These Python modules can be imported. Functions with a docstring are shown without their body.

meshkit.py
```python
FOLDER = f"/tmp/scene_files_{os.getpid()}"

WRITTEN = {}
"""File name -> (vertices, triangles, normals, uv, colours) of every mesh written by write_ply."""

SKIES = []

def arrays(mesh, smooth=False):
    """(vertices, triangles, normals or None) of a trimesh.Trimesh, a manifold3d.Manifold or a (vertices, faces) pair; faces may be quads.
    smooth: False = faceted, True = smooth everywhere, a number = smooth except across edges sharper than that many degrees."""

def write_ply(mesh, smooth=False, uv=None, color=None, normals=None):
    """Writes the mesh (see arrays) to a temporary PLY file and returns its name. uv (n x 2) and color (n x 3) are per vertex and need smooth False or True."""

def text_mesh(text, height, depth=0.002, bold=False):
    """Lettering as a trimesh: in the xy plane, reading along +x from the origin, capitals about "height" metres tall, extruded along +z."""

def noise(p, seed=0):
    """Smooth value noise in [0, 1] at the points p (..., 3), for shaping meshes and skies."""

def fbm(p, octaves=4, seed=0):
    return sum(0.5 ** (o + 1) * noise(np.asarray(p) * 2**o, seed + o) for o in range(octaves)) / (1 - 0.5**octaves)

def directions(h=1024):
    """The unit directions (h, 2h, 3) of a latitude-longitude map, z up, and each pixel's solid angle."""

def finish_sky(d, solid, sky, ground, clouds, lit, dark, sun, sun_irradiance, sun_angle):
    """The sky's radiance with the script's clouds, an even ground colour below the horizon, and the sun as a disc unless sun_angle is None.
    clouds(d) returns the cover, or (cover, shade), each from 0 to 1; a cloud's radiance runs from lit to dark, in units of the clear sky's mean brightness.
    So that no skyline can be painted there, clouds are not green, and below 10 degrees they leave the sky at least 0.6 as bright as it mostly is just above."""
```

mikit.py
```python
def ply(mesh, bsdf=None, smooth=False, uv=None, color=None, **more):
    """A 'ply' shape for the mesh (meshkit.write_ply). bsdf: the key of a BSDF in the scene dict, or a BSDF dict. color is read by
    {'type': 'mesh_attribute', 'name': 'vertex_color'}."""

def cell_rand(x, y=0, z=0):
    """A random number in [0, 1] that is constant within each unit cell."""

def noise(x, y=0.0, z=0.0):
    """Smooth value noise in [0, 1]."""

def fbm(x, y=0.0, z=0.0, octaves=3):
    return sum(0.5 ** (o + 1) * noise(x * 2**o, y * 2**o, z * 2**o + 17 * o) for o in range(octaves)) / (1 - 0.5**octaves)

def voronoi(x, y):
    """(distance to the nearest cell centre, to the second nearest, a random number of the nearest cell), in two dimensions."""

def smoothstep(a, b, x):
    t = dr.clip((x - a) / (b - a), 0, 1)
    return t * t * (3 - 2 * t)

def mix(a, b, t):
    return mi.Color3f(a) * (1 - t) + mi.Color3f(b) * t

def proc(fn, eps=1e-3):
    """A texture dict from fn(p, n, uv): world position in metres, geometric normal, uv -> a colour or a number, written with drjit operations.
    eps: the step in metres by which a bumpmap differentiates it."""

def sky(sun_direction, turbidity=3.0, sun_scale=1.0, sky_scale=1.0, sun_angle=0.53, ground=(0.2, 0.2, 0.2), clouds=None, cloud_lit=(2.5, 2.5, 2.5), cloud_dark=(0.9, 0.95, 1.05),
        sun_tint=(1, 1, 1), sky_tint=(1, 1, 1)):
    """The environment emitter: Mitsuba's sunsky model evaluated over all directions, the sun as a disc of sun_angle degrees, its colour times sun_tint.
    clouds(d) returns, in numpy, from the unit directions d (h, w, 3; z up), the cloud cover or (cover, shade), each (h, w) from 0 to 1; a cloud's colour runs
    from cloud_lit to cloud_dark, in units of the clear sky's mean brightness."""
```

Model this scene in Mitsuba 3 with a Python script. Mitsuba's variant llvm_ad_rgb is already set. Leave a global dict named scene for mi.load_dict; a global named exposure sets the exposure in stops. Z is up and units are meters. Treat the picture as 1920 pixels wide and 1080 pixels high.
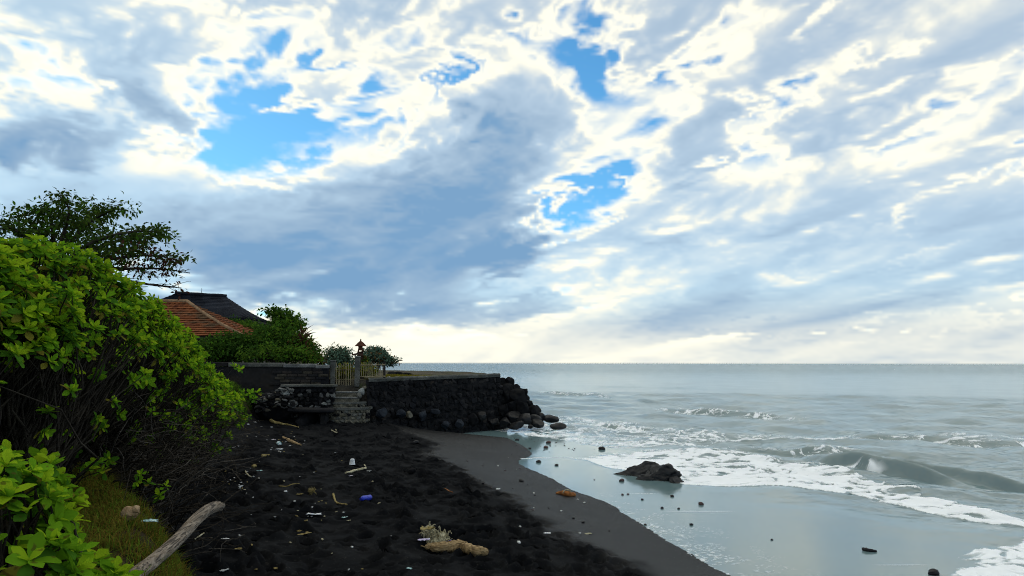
import math
import numpy as np
import trimesh
import mitsuba as mi
import drjit as dr
import mikit
import meshkit
from mikit import proc, noise, fbm, voronoi, smoothstep, mix

T = mi.ScalarTransform4f
scene, labels = {}, {}

# ---------------------------------------------------------------- camera
EYE, FOCAL = 2.9, 1371.0                       # metres above the sea; focal length in pixels of a 1920 wide picture
PITCH = math.atan(141 / FOCAL)
scene['camera'] = {
    'type': 'perspective', 'fov': math.degrees(2 * math.atan(960 / FOCAL)), 'fov_axis': 'x', 'near_clip': 0.05, 'far_clip': 60000.0,
    'to_world': T().look_at(origin=[0, 0, EYE], target=[0, math.cos(PITCH), EYE + math.sin(PITCH)], up=[-0.0018, 0, 1])}

# ---------------------------------------------------------------- sky
CLOUD_MASSES = [  # azimuth, elevation, half-width, half-height (degrees), tilt, thickness
    (-13.3, 9.4, 10, 4.6, 8, 0.75), (-21.4, 10.9, 7.6, 2.4, -6, 0.35), (-5.9, 11.2, 5.6, 4, 32, 0.5), (-14.8, 6.1, 10.4, 2.4, -4, 0.5),
    (0, 17.2, 6, 2.4, 42, 0.6), (-3.4, 14.6, 4.8, 2.8, 42, 0.45), (3.9, 21.1, 2.4, 2, 45, 0.3), (-10.1, 14.4, 4.8, 1.6, 25, 0.3),
    (0.2, 9.4, 1.8, 1.8, 0, 1.1), (0.6, 4.5, 2.4, 1, 0, 0.6), (-4.2, 5, 3.6, 1.8, 0, 0.25), (-32.9, 14.6, 3.4, 1.5, 5, 1),
    (-34.7, 16, 1.6, 1, 0, 0.45), (-27.6, 18, 3, 1.7, -32, 0.95), (-24.9, 16.4, 2.4, 1.4, -30, 0.4), (-30.9, 15.4, 2, 1.2, -20, 0.3),
    (-29.4, 23.1, 11.2, 1.6, -5, 0.22), (-31.4, 17.8, 6.8, 2.4, 0, -0.28), (-25.2, 14.4, 5.2, 2.4, 0, -0.3), (-22.9, 20.2, 3.2, 2.4, 0, -0.2),
    (-32.2, 10.3, 9.2, 1.8, 0, 0.4), (-31.7, 7.1, 8, 2.4, 0, 0.25), (15.6, 6.3, 8.4, 2, 28, 0.42), (26.7, 2.1, 13.2, 1.2, 4, 0.45),
    (28.6, 6.6, 10.4, 2.4, 14, 0.32), (15.1, 3, 8, 1.3, 5, 0.4), (24, 11.9, 5.2, 2, 27, 0.32), (15.6, 19.3, 4, 1.4, 32, 0.22),
    (15.5, 15.6, 2.8, 1.6, 50, 0.32), (27.5, 19.8, 7.6, 1.8, 28, 0.3), (34.1, 21.3, 5.2, 2, 20, 0.2), (9.5, 24.9, 3.6, 1.6, 30, 0.25),
    (12.1, 25.8, 4, 1.6, 20, 0.2), (31.6, 10.7, 5.6, 1.6, 20, 0.25), (20.4, 21.6, 4, 1.4, 30, 0.22), (7.1, 1.6, 10.4, 0.5, 0, 0.35),
    (20.7, 1.4, 10.4, 0.4, 0, 0.3), (-4.2, 2.2, 4.8, 0.4, 0, 0.2), (-17.1, 18.4, 4.8, 1.5, -12, -0.8), (-19, 16.9, 3.6, 1.8, 14, -0.75),
    (-11.1, 20.4, 1.5, 1.8, -50, -0.5), (-9.2, 17.8, 2.2, 0.8, 10, -0.55), (-19.8, 22, 1, 2.4, 14, -0.55), (-15.3, 22.6, 2.4, 0.5, 8, -0.7),
    (-20.9, 15.4, 1.6, 1.2, 0, -0.5), (-5.1, 21.7, 0.5, 2.8, -4, -0.7), (-3.9, 22.9, 0.5, 1.6, 20, -0.4), (-23.6, 19, 1, 0.4, 20, -0.35),
    (6.5, 23.3, 3.8, 3.4, 42, -1.6), (0.7, 25.1, 1.1, 1, -40, -0.6), (3.8, 12.5, 2.4, 0.7, 4, -0.85), (7.6, 13.6, 2.2, 0.5, 5, -0.85),
    (2.1, 12.2, 1, 0.5, 0, -0.5), (13.2, 22.2, 2, 0.8, 40, -0.6), (21, 18.9, 2.4, 0.6, 25, -0.5), (17, 14.3, 1.8, 1, 20, -0.5),
    (33.9, 12.7, 3.6, 0.5, 12, -0.6), (28.6, 15, 1.8, 0.9, 15, -0.45), (28.4, 10.5, 1.4, 0.4, 20, -0.4), (27.3, 21.4, 1.6, 0.5, 10, -0.4),
    (23.9, 25.1, 1.6, 0.5, 30, -0.4), (36.3, 19.1, 0.8, 0.6, 20, -0.3), (-10.7, 2.6, 6, 0.8, 2, -0.45), (-13.1, 1, 4.8, 0.9, 0, -0.4),
    (-6.6, 1.3, 6.4, 0.8, 0, -0.3), (11.9, 0.7, 16.8, 0.4, 0, -0.5), (28.3, 0.4, 13.2, 0.4, 0, -0.5), (26.4, 2.9, 2.8, 0.3, 3, -0.4),
    (33.3, 2.9, 4, 0.4, 8, -0.4), (1.7, 10.9, 5.2, 0.7, 28, -0.35), (9.3, 15.6, 6, 1.8, 35, -0.3), (-1.5, 6.9, 2.4, 1, 10, -0.25),
    (19.8, 17.2, 1.4, 3.6, 30, -0.25), (31.6, 15.8, 6, 0.9, 20, -0.3), (29.2, 7.3, 2.4, 0.3, 18, -0.25), (14.1, 23.4, 2.4, 1.2, 40, -0.25),
    (19, 15, 1.6, 2, 20, -0.25), (-22.7, 14.3, 1.2, 1.6, 0, -0.3), (-17.2, 14.7, 2.4, 0.6, 0, -0.5), (-23.8, 22.9, 3.6, 2.2, 0, -0.22),
    (-13.7, 25.3, 7.2, 1.8, 0, -0.28), (-35.2, 15.1, 1.6, 2.4, 0, -0.25), (-22.1, 17.3, 1.2, 1.6, 0, -0.25), (-13.1, 18.7, 4, 1, 10, 0.22),
    (-15.6, 21, 3.2, 0.8, 5, 0.22), (-13.6, 20.1, 9.2, 4.8, 0, -0.3), (-2.6, 16.2, 5.2, 2.4, 42, 0.3), (12.3, 17.4, 10.4, 3.6, 28, -0.1),
    (25.6, 15.8, 12, 4.8, 20, -0.06),
]


def clouds(d):
    """(cover, shade) of the broken evening clouds: a thickness is put together from the masses above and noise; thin cloud lets the light through, thick cloud is dark."""
    S = lambda lo, hi, q: (lambda s: s * s * (3 - 2 * s))(np.clip((q - lo) / (hi - lo), 0, 1))
    x, y, z = d[..., 0], d[..., 1], np.maximum(d[..., 2], 0)
    az, el = np.degrees(np.arctan2(x, y)), np.degrees(np.arcsin(z))
    front = 1 / (1 + np.exp(-(az + 2) / 6.0))            # long streets of cloud over the sea, heaped ones over the land
    c, s = np.cos(np.radians(27)), np.sin(np.radians(27))
    zz = .88 * np.log1p(z / .3)                          # clouds look smaller towards the horizon
    P = np.stack([(x * c + zz * s) * 3.2, y * 3.2, (zz * c - x * s) * 9.5], -1)
    w1, w2 = meshkit.fbm(P * 1.3, 3, 5) - .5, meshkit.fbm(P * 1.3 + 31, 3, 6) - .5
    W = np.stack([w1, w2, w1], -1)
    big = meshkit.fbm((P + W * .9) * .8, 2, 11) - .5
    street = meshkit.fbm((P + W * .9) * 1.9 + 7, 6, 12) - .5
    iso = meshkit.fbm(np.stack([x, y, zz], -1) * 14 + W * 1.2, 6, 21) - .5
    nib = meshkit.fbm(np.stack([x, y, zz], -1) * 50 + W * 2, 4, 33) - .5
    puff = 1 - 2 * np.abs(meshkit.fbm(np.stack([x, y, zz * 1.3], -1) * 24 + W * 2.2, 4, 13) - .5)      # rounded heads
    fine = street * (.25 + .75 * front) + iso * (1.0 - .6 * front)
    az2, el2 = az + w2 * 4 + iso * 7 + nib * 4, el + w1 * 3 + fine * 5 + (puff - .78) * 3.5
    t = .335 + big * .45 + fine * .95 + (puff - .80) * (.65 + .35 * (1 - front)) + .14 * nib
    for m in CLOUD_MASSES:
        c, s = np.cos(np.radians(m[4])), np.sin(np.radians(m[4]))
        u, v = az2 - m[0], el2 - m[1]
        t = t + (1.15 * m[5] if m[5] > 0 else .85 * m[5]) * np.exp(-.9 * (((u * c + v * s) / m[2]) ** 2 + ((v * c - u * s) / m[3]) ** 2))
    away = np.degrees(np.arccos(np.clip((x * -.35 + y * .94) / np.maximum(np.hypot(x, y), 1e-6), -1, 1)))
    t = t + .42 * S(45, 100, away) * S(60, 25, el)       # greyer, thicker cloud on the side away from the sun
    t = t - .14 * S(34, 60, el)                          # broken, brighter cloud overhead
    low = S(4.2, .8, el)
    t = t * (1 - low) + low * (.31 + .30 * fine + .20 * S(8, 40, np.abs(az + 10)))
    cover = S(-.42, .32, t)
    shade = 1 - np.exp(-2.1 * np.maximum(t - .16, 0) ** 1.1)
    shade = np.clip(shade * (.98 + .5 * big) + .24 * fine - .26 * (puff - .78), 0, 1)
    veil = S(.10, .40, shade) * S(.95, .55, shade) * S(2, 6, el)      # middling cloud is a veil that lets some blue through
    return cover * (1 - .30 * veil), shade

SUN = (-.6, .55, .5)                            # behind the clouds, off the left of the picture
scene['sky_light'] = mikit.sky(SUN, turbidity=2.0, sun_scale=0.0, sky_tint=(.68, 1.35, 1.65), clouds=clouds,
                               cloud_lit=(3.75, 3.55, 2.85), cloud_dark=(.62, 1.16, 1.84), ground=(.50, .54, .57))
exposure = 1.43

# ---------------------------------------------------------------- helpers
def rng_of(seed):
    return np.random.default_rng(seed)


def at(px, py, Y):
    """The point Y metres in front of the camera that is seen at a pixel of the 1920 x 1080 photograph."""
    u, v = (px - 960) / FOCAL, (540 - py) / FOCAL
    d = np.array([u, math.cos(PITCH) - v * math.sin(PITCH), math.sin(PITCH) + v * math.cos(PITCH)])
    return np.array([0, 0, EYE]) + d * (Y / d[1])


def numbered(name):
    if name not in scene and name not in labels:
        return name
    n = 1
    while f'{name}_{n:03d}' in scene or f'{name}_{n:03d}' in labels:
        n += 1
    return f'{name}_{n:03d}'


USED = {}


def key_for(name):
    n = USED.get(name, -1) + 1
    USED[name] = n
    return name if n == 0 else f'{name}_{n:03d}'


def thing(name, label, category, group=None, kind=None):
    k = key_for(name)
    labels[k] = {'label': label, 'category': category}
    if group:
        labels[k]['group'] = group
    if kind:
        labels[k]['kind'] = kind
    return k


def part(owner, name, mesh, bsdf, smooth=False, label=None, kind=None, **kw):
    k = key_for(owner + '__' + name)
    scene[k] = mikit.ply(mesh, bsdf, smooth=smooth, **kw)
    if label:
        labels.setdefault(k, {})['label'] = label
    if kind:
        labels.setdefault(k, {})['kind'] = kind
    return k


def single(name, mesh, bsdf, label, category, smooth=False, group=None, kind=None):
    k = thing(name, label, category, group, kind)
    scene[k] = mikit.ply(mesh, bsdf, smooth=smooth)
    return k


def structure(name, mesh, bsdf, label, smooth=False):
    k = key_for(name)
    scene[k] = mikit.ply(mesh, bsdf, smooth=smooth)
    labels[k] = {'label': label, 'kind': 'structure', 'category': name.replace('_', ' ')}
    return k


def tube(points, radii, sides=6, closed=True, seed=None, rough=0.0):
    p = np.asarray(points, float)
    n = len(p)
    r = np.broadcast_to(np.asarray(radii, float), (n,))
    t = np.gradient(p, axis=0)
    t /= np.linalg.norm(t, axis=1, keepdims=True) + 1e-12
    ref = np.array([0, 0, 1.0]) if abs(t[:, 2]).mean() < .8 else np.array([1.0, 0, 0])
    a = np.cross(t, ref)
    a /= np.linalg.norm(a, axis=1, keepdims=True) + 1e-12
    b = np.cross(t, a)
    g = np.arange(sides) * 2 * np.pi / sides
    rr = r[:, None] * np.ones(sides)
    if rough:
        rr = rr * (1 + rough * (rng_of(seed).random((n, sides)) - .5))
    v = p[:, None] + rr[..., None] * (np.cos(g)[None, :, None] * a[:, None] + np.sin(g)[None, :, None] * b[:, None])
    i, j = np.meshgrid(np.arange(n - 1), np.arange(sides), indexing='ij')
    q = np.stack([i * sides + j, (i + 1) * sides + j, (i + 1) * sides + (j + 1) % sides, i * sides + (j + 1) % sides], -1).reshape(-1, 4)
    f = np.vstack([q[:, [0, 1, 2]], q[:, [0, 2, 3]]])
    v = v.reshape(-1, 3)
    if closed:
        v = np.vstack([v, p[0], p[-1]])
        k = np.arange(sides)
        f = np.vstack([f, np.stack([k, (k + 1) % sides, k * 0 + n * sides], 1),
                       np.stack([(n - 1) * sides + (k + 1) % sides, (n - 1) * sides + k, k * 0 + n * sides + 1], 1)])
    return v, f


def join(parts):
    vs, fs, o = [], [], 0
    for v, f in parts:
        v, f = np.asarray(v, float), np.asarray(f, int)
        vs.append(v)
        fs.append(f + o)
        o += len(v)
    return np.vstack(vs), np.vstack(fs)


def box(x0, x1, y0, y1, z0, z1):
    v = np.array([[x, y, z] for x in (x0, x1) for y in (y0, y1) for z in (z0, z1)], float)
    f = np.array([[0, 1, 3], [0, 3, 2], [4, 6, 7], [4, 7, 5], [0, 4, 5], [0, 5, 1], [2, 3, 7], [2, 7, 6], [0, 2, 6], [0, 6, 4], [1, 5, 7], [1, 7, 3]])
    return v, f


def bevel_box(size, c=.01):
    """A box with chamfered edges, centred."""
    s = np.asarray(size, float) / 2
    c = min(c, .45 * s.min() * 2)
    pts = [[sx * (s[0] - c * (k != 0)), sy * (s[1] - c * (k != 1)), sz * (s[2] - c * (k != 2))] for sx in (-1, 1) for sy in (-1, 1) for sz in (-1, 1) for k in range(3)]
    m = trimesh.convex.convex_hull(np.array(pts))
    return np.array(m.vertices), np.array(m.faces)


def rot(ax, ay, az):
    return trimesh.transformations.euler_matrix(ax, ay, az)[:3, :3]


def spline(points, n):
    """A smooth curve through the points (rows of any width)."""
    p = np.asarray(points, float)
    p = np.vstack([2 * p[0] - p[1], p, 2 * p[-1] - p[-2]])
    out = []
    m = len(p) - 3
    for t in np.linspace(0, m, n):
        i = min(int(t), m - 1)
        u = t - i
        a, b, c, d = p[i:i + 4]
        out.append(.5 * (2 * b + (c - a) * u + (2 * a - 5 * b + 4 * c - d) * u * u + (3 * b - 3 * c + d - a) * u ** 3))
    return np.array(out)


ICO = {k: trimesh.creation.icosphere(subdivisions=k) for k in range(6)}


def rock(seed, size, sub=2, angular=.35, lumps=1.6):
    """An irregular stone, centred: a sphere cut by random planes and roughened."""
    r = rng_of(seed)
    v = np.array(ICO[sub].vertices)
    f = np.array(ICO[sub].faces)
    for _ in range(12):
        n = r.normal(size=3)
        n /= np.linalg.norm(n)
        h = 1 - angular * r.random()
        d = v @ n
        v = v - np.maximum(d - h, 0)[:, None] * n
    v = v * (1 + .22 * (meshkit.fbm(v * lumps + r.random(3) * 50, 4, seed % 97) - .5))[:, None]
    return v * np.asarray(size) @ rot(*(r.random(3) * [.3, .3, 6.28])).T, f


def hull_stone(r, size, n=13):
    p = r.normal(size=(n, 3))
    p /= np.linalg.norm(p, axis=1, keepdims=True)
    p = np.sign(p) * np.abs(p) ** .6
    m = trimesh.convex.convex_hull(p * np.asarray(size) * (.8 + .2 * r.random((n, 1))))
    return np.array(m.vertices), np.array(m.faces)


def pl_np(x, xs, ys):
    return np.interp(x, xs, ys)


def pl(x, xs, ys):
    """Piecewise linear, in drjit."""
    out = mi.Float(ys[0])
    for a, b, p, q in zip(xs[:-1], xs[1:], ys[:-1], ys[1:]):
        out = dr.select(x > a, p + (q - p) * dr.clip((x - a) / (b - a), 0, 1), out)
    return out


# ---------------------------------------------------------------- materials
def mat(name, color, rough=.8, spec=.3, bump=None, eps=2e-3, two=True, **kw):
    d = {'type': 'principled', 'base_color': proc(color) if callable(color) else {'type': 'rgb', 'value': list(color)}, 'roughness': proc(rough) if callable(rough) else rough, 'specular': spec, **kw}
    if bump is not None:
        d = {'type': 'bumpmap', 'arbitrary': proc(bump, eps), 'scale': 1.0, 'bsdf': d}
    scene[name] = {'type': 'twosided', 'bsdf': d} if two else d
    return name


def speckled(a, b, scale, c=None, amount=.5):
    def fn(p, n, uv):
        t = fbm(p.x * scale, p.y * scale, p.z * scale, 4)
        g = noise(p.x * scale * 9, p.y * scale * 9, p.z * scale * 9)
        out = mix(a, b, smoothstep(.32, .68, t)) * (.75 + .5 * g)
        if c is not None:
            out = mix(out, c, amount * smoothstep(.55, .7, fbm(p.x * scale * 1.7 + 9, p.y * scale * 1.7, p.z * scale * 1.7 + 4, 3)))
        return out
    return fn


def grain(scale, h):
    return lambda p, n, uv: h * fbm(p.x * scale, p.y * scale, p.z * scale, 4)


mat('stone_dark', speckled((.0045, .005, .006), (.013, .013, .0145), 5.0, (.022, .021, .018), .35), .95, .1, grain(14, .02))
mat('stone_blue', speckled((.010, .013, .019), (.019, .024, .032), 4.0), .85, .2, grain(12, .012))
mat('stone_grey', speckled((.055, .055, .054), (.12, .12, .115), 6.0, (.045, .05, .035), .5), .8, .3, grain(16, .012))
mat('stone_brown', speckled((.075, .068, .05), (.16, .145, .11), 6.0, (.045, .05, .03), .5), .85, .3, grain(16, .012))
mat('stone_brown_dark', speckled((.03, .026, .02), (.06, .052, .04), 6.0, (.02, .02, .014), .5), .9, .2, grain(16, .01))
mat('stone_pale', speckled((.12, .125, .12), (.24, .25, .24), 7.0, (.08, .09, .08), .6), .85, .3, grain(16, .01))
mat('basalt_wet', speckled((.0040, .0045, .006), (.010, .0105, .0125), 5.0, (.020, .020, .019), .4), .5, .3, grain(11, .03))
mat('pebble_dark', speckled((.007, .007, .009), (.02, .019, .02), 9.0), .6, .3)
mat('pebble_red', speckled((.035, .016, .016), (.07, .035, .03), 9.0), .5, .4)
mat('pebble_pale', speckled((.45, .45, .43), (.65, .65, .62), 20.0), .7, .3)
mat('plaster_dark', speckled((.008, .0085, .011), (.018, .017, .017), 1.3, (.03, .022, .015), .5), .9, .2, grain(9, .01))
mat('plaster_pale', speckled((.11, .115, .115), (.21, .21, .20), 2.2, (.06, .065, .06), .7), .9, .2, grain(9, .01))
mat('concrete', speckled((.055, .058, .054), (.11, .11, .098), 2.5, (.05, .05, .035), .5), .9, .2, grain(12, .008))
mat('earth', speckled((.035, .03, .024), (.085, .073, .055), 1.5, (.045, .06, .018), .6), .95, .1, grain(5, .03))
mat('bamboo', speckled((.16, .13, .07), (.30, .25, .15), 6.0), .6, .3)
mat('bamboo_dark', speckled((.07, .055, .03), (.15, .12, .07), 6.0), .7, .3)
def tiles(p, n, uv):
    t = mikit.cell_rand(p.x / .25, p.z / .118, 3)
    c = mix((.095, .026, .008), (.20, .064, .020), t)
    moss = smoothstep(.52, .70, fbm(p.x * 1.3, p.y * 1.3, p.z * 2.5, 4))
    return mix(c, (.055, .045, .025), moss * .75) * (.75 + .5 * noise(p.x * 30, p.y * 30, p.z * 30))


mat('terracotta', tiles, .85, .2)
mat('terracotta_cap', speckled((.19, .11, .06), (.28, .18, .10), 2.5, (.08, .06, .04), .5), .85, .2)
mat('thatch_black', speckled((.010, .012, .018), (.022, .026, .036), 2.0), .9, .2, lambda p, n, uv: .02 * fbm(p.x * 22, p.y * 22, p.z * 5, 3))
mat('timber_dark', speckled((.012, .010, .010), (.03, .024, .02), 3.0), .8, .3)
mat('shrine_red', speckled((.055, .018, .011), (.11, .035, .018), 9.0, (.03, .012, .008), .5), .8, .2)
mat('shrine_stone', speckled((.03, .016, .012), (.06, .03, .02), 9.0), .85, .2)
mat('wall_render', speckled((.10, .09, .075), (.18, .16, .13), 1.0, (.06, .06, .045), .5), .9, .2)


def wood3(a, b, c, s=1.0):
    """Weathered wood whose grain runs with the piece, read from the point itself."""
    def fn(p, n, uv):
        g = fbm(p.x * 14 * s, p.y * 14 * s, p.z * 60 * s, 4)
        k = fbm(p.x * 11 * s + 3, p.y * 11 * s, p.z * 11 * s, 3)
        return mix(mix(a, b, smoothstep(.3, .7, g)), c, smoothstep(.55, .72, k) * .7)
    return fn


def along(p, d, s, t):
    """Coordinates for grain that runs along the direction d: fine across, long along."""
    a = p.x * d[0] + p.y * d[1] + p.z * d[2]
    return (p.x - a * d[0]) * s, (p.y - a * d[1]) * s + a * t, (p.z - a * d[2]) * s


LOG_DIR = (-.075, .996, .04)


def log_grey(p, n, uv):
    g = fbm(*along(p, LOG_DIR, 62, 5), 4)
    k = fbm(*along(p, LOG_DIR, 17, 6), 3)
    crack = smoothstep(.60, .66, fbm(*along(p, LOG_DIR, 95, 3.5), 2))
    c = mix((.14, .108, .080), (.265, .218, .172), smoothstep(.3, .7, g))
    return mix(mix(c, (.10, .09, .08), smoothstep(.52, .68, k) * .6), (.03, .027, .025), crack * .8)


mat('log_grey', log_grey, .85, .2, lambda p, n, uv: .006 * fbm(*along(p, LOG_DIR, 62, 5), 4) - .006 * smoothstep(.60, .66, fbm(*along(p, LOG_DIR, 95, 3.5), 2)))
mat('log_tan', wood3((.20, .13, .06), (.38, .27, .14), (.10, .06, .03), 1.4), .85, .2, lambda p, n, uv: .005 * fbm(p.x * 30, p.y * 30, p.z * 80, 4))
mat('twig', speckled((.014, .011, .008), (.042, .034, .025), 7.0), .85, .2)
mat('twig_grey', speckled((.045, .04, .034), (.11, .095, .08), 9.0), .85, .2)
mat('trunk', speckled((.022, .018, .015), (.055, .045, .036), 6.0), .9, .2)


def leaf_mat(name, refl, trans, rough=.42):
    def fn(p, n, uv):
        c = mi.Color3f(refl) * (.62 + .76 * fbm(p.x * 7, p.y * 7, p.z * 7, 2))
        spot = smoothstep(.74, .82, noise(p.x * 38 + 3, p.y * 38, p.z * 38))             # brown flecks where the leaf is dying
        return mix(c, (.10, .065, .02), spot * .65)
    scene[name] = {'type': 'principledthin', 'base_color': proc(fn), 'roughness': rough, 'spec_trans': 0.0, 'diff_trans': trans, 'eta': 1.4, 'sheen': 0.0}
    return name


leaf_mat('leaf_young', (.31, .47, .018), .9)
leaf_mat('leaf_mid', (.15, .32, .015), .85)
leaf_mat('leaf_deep', (.065, .17, .016), .7)
leaf_mat('leaf_old', (.22, .20, .03), .7)
leaf_mat('leaf_tree', (.040, .075, .016), .6)
leaf_mat('leaf_tree_light', (.085, .15, .02), .8)
leaf_mat('leaf_red', (.075, .030, .022), .6)
leaf_mat('leaf_garden', (.040, .095, .016), .7)
leaf_mat('leaf_garden_light', (.10, .19, .02), .8)
leaf_mat('leaf_hazed', (.10, .17, .12), .6)  # bluish haze and lens flare over the far trees, put into the leaf colour
leaf_mat('leaf_rust', (.15, .08, .03), .6)
leaf_mat('leaf_yellow', (.20, .20, .015), .8)
leaf_mat('grass_brown', (.17, .13, .024), .6, .6)
leaf_mat('grass_green', (.12, .19, .02), .6, .6)

# ================================================================ the shore
SHORE_Y = [-12, 6, 10.4, 11.3, 12.2, 13.7, 15.5, 17.1, 19.0, 20.5, 21.6, 22.4, 23.3, 24.2, 25.9, 28.2, 31.5, 33.2, 45]
SHORE_X = [5.4, 3.75, 2.97, 2.8, 2.58, 2.34, 2.05, 1.46, .95, .52, .20, .22, .58, .70, .46, 0.0, -.9, -2.0, -6.0]
SOFT_Y, SOFT_D = [-10, 9.6, 11.6, 13.7, 16.6, 20, 24, 27.5], [.9, 1.0, 1.45, 1.95, 2.1, 2.15, 2.9, 4.4]
BANK_Y = [-12, 0, 3.5, 4.5, 6, 7.5, 9, 11, 15, 20, 25, 27, 40]
BANK_X = [-1.0, -1.2, -1.5, -1.68, -2.05, -2.9, -4.1, -5.1, -6.3, -7.4, -8.6, -9.4, -9.6]


def sea_dist(x, y):
    """Metres landward of the water's edge."""
    q = np.stack([x * .8, y * .8, 0 * x], -1)
    return pl_np(y, SHORE_Y, SHORE_X) - x + .17 * (meshkit.fbm(q * 1.7, 4, 3) - .5) + .04 * (meshkit.fbm(q * 9, 2, 4) - .5)


def land_height(x, y):
    sd = sea_dist(x, y)
    s = lambda a, b, q: (lambda t: t * t * (3 - 2 * t))(np.clip((q - a) / (b - a), 0, 1))
    z = np.where(sd > 0, 1.1 * (1 - np.exp(-.10 * np.maximum(sd, 0) / 1.1)), .06 * np.maximum(sd, -25))
    z = z + .28 * s(23.5, 28, y) * s(2.5, 5.5, sd)
    soft = s(-.15, .5, sd - pl_np(y, SOFT_Y, SOFT_D) + .6 * (meshkit.fbm(np.stack([x, y, 0 * x], -1) * 1.3, 3, 8) - .5))
    q = np.stack([x, y * .7, 0 * x], -1)
    z = z + soft * (.16 * (meshkit.fbm(q * 1.1, 2, 31) - .5) + .10 * (meshkit.fbm(q * 3.3, 3, 32) - .5))
    b = pl_np(y, BANK_Y, BANK_X) - x + .35 * (meshkit.fbm(q * 1.2, 3, 9) - .5)
    top = 1.52 + .16 * (meshkit.fbm(q * .9, 3, 10) - .5) + .5 * s(22, 27, y)
    return z + (top - z) * s(-.12, .95, b) * (top > z), soft * (1 - s(-.2, .2, b))


def axis(*spans):
    return np.unique(np.concatenate([np.arange(a, b, st) for a, b, st in spans]).round(4))


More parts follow.
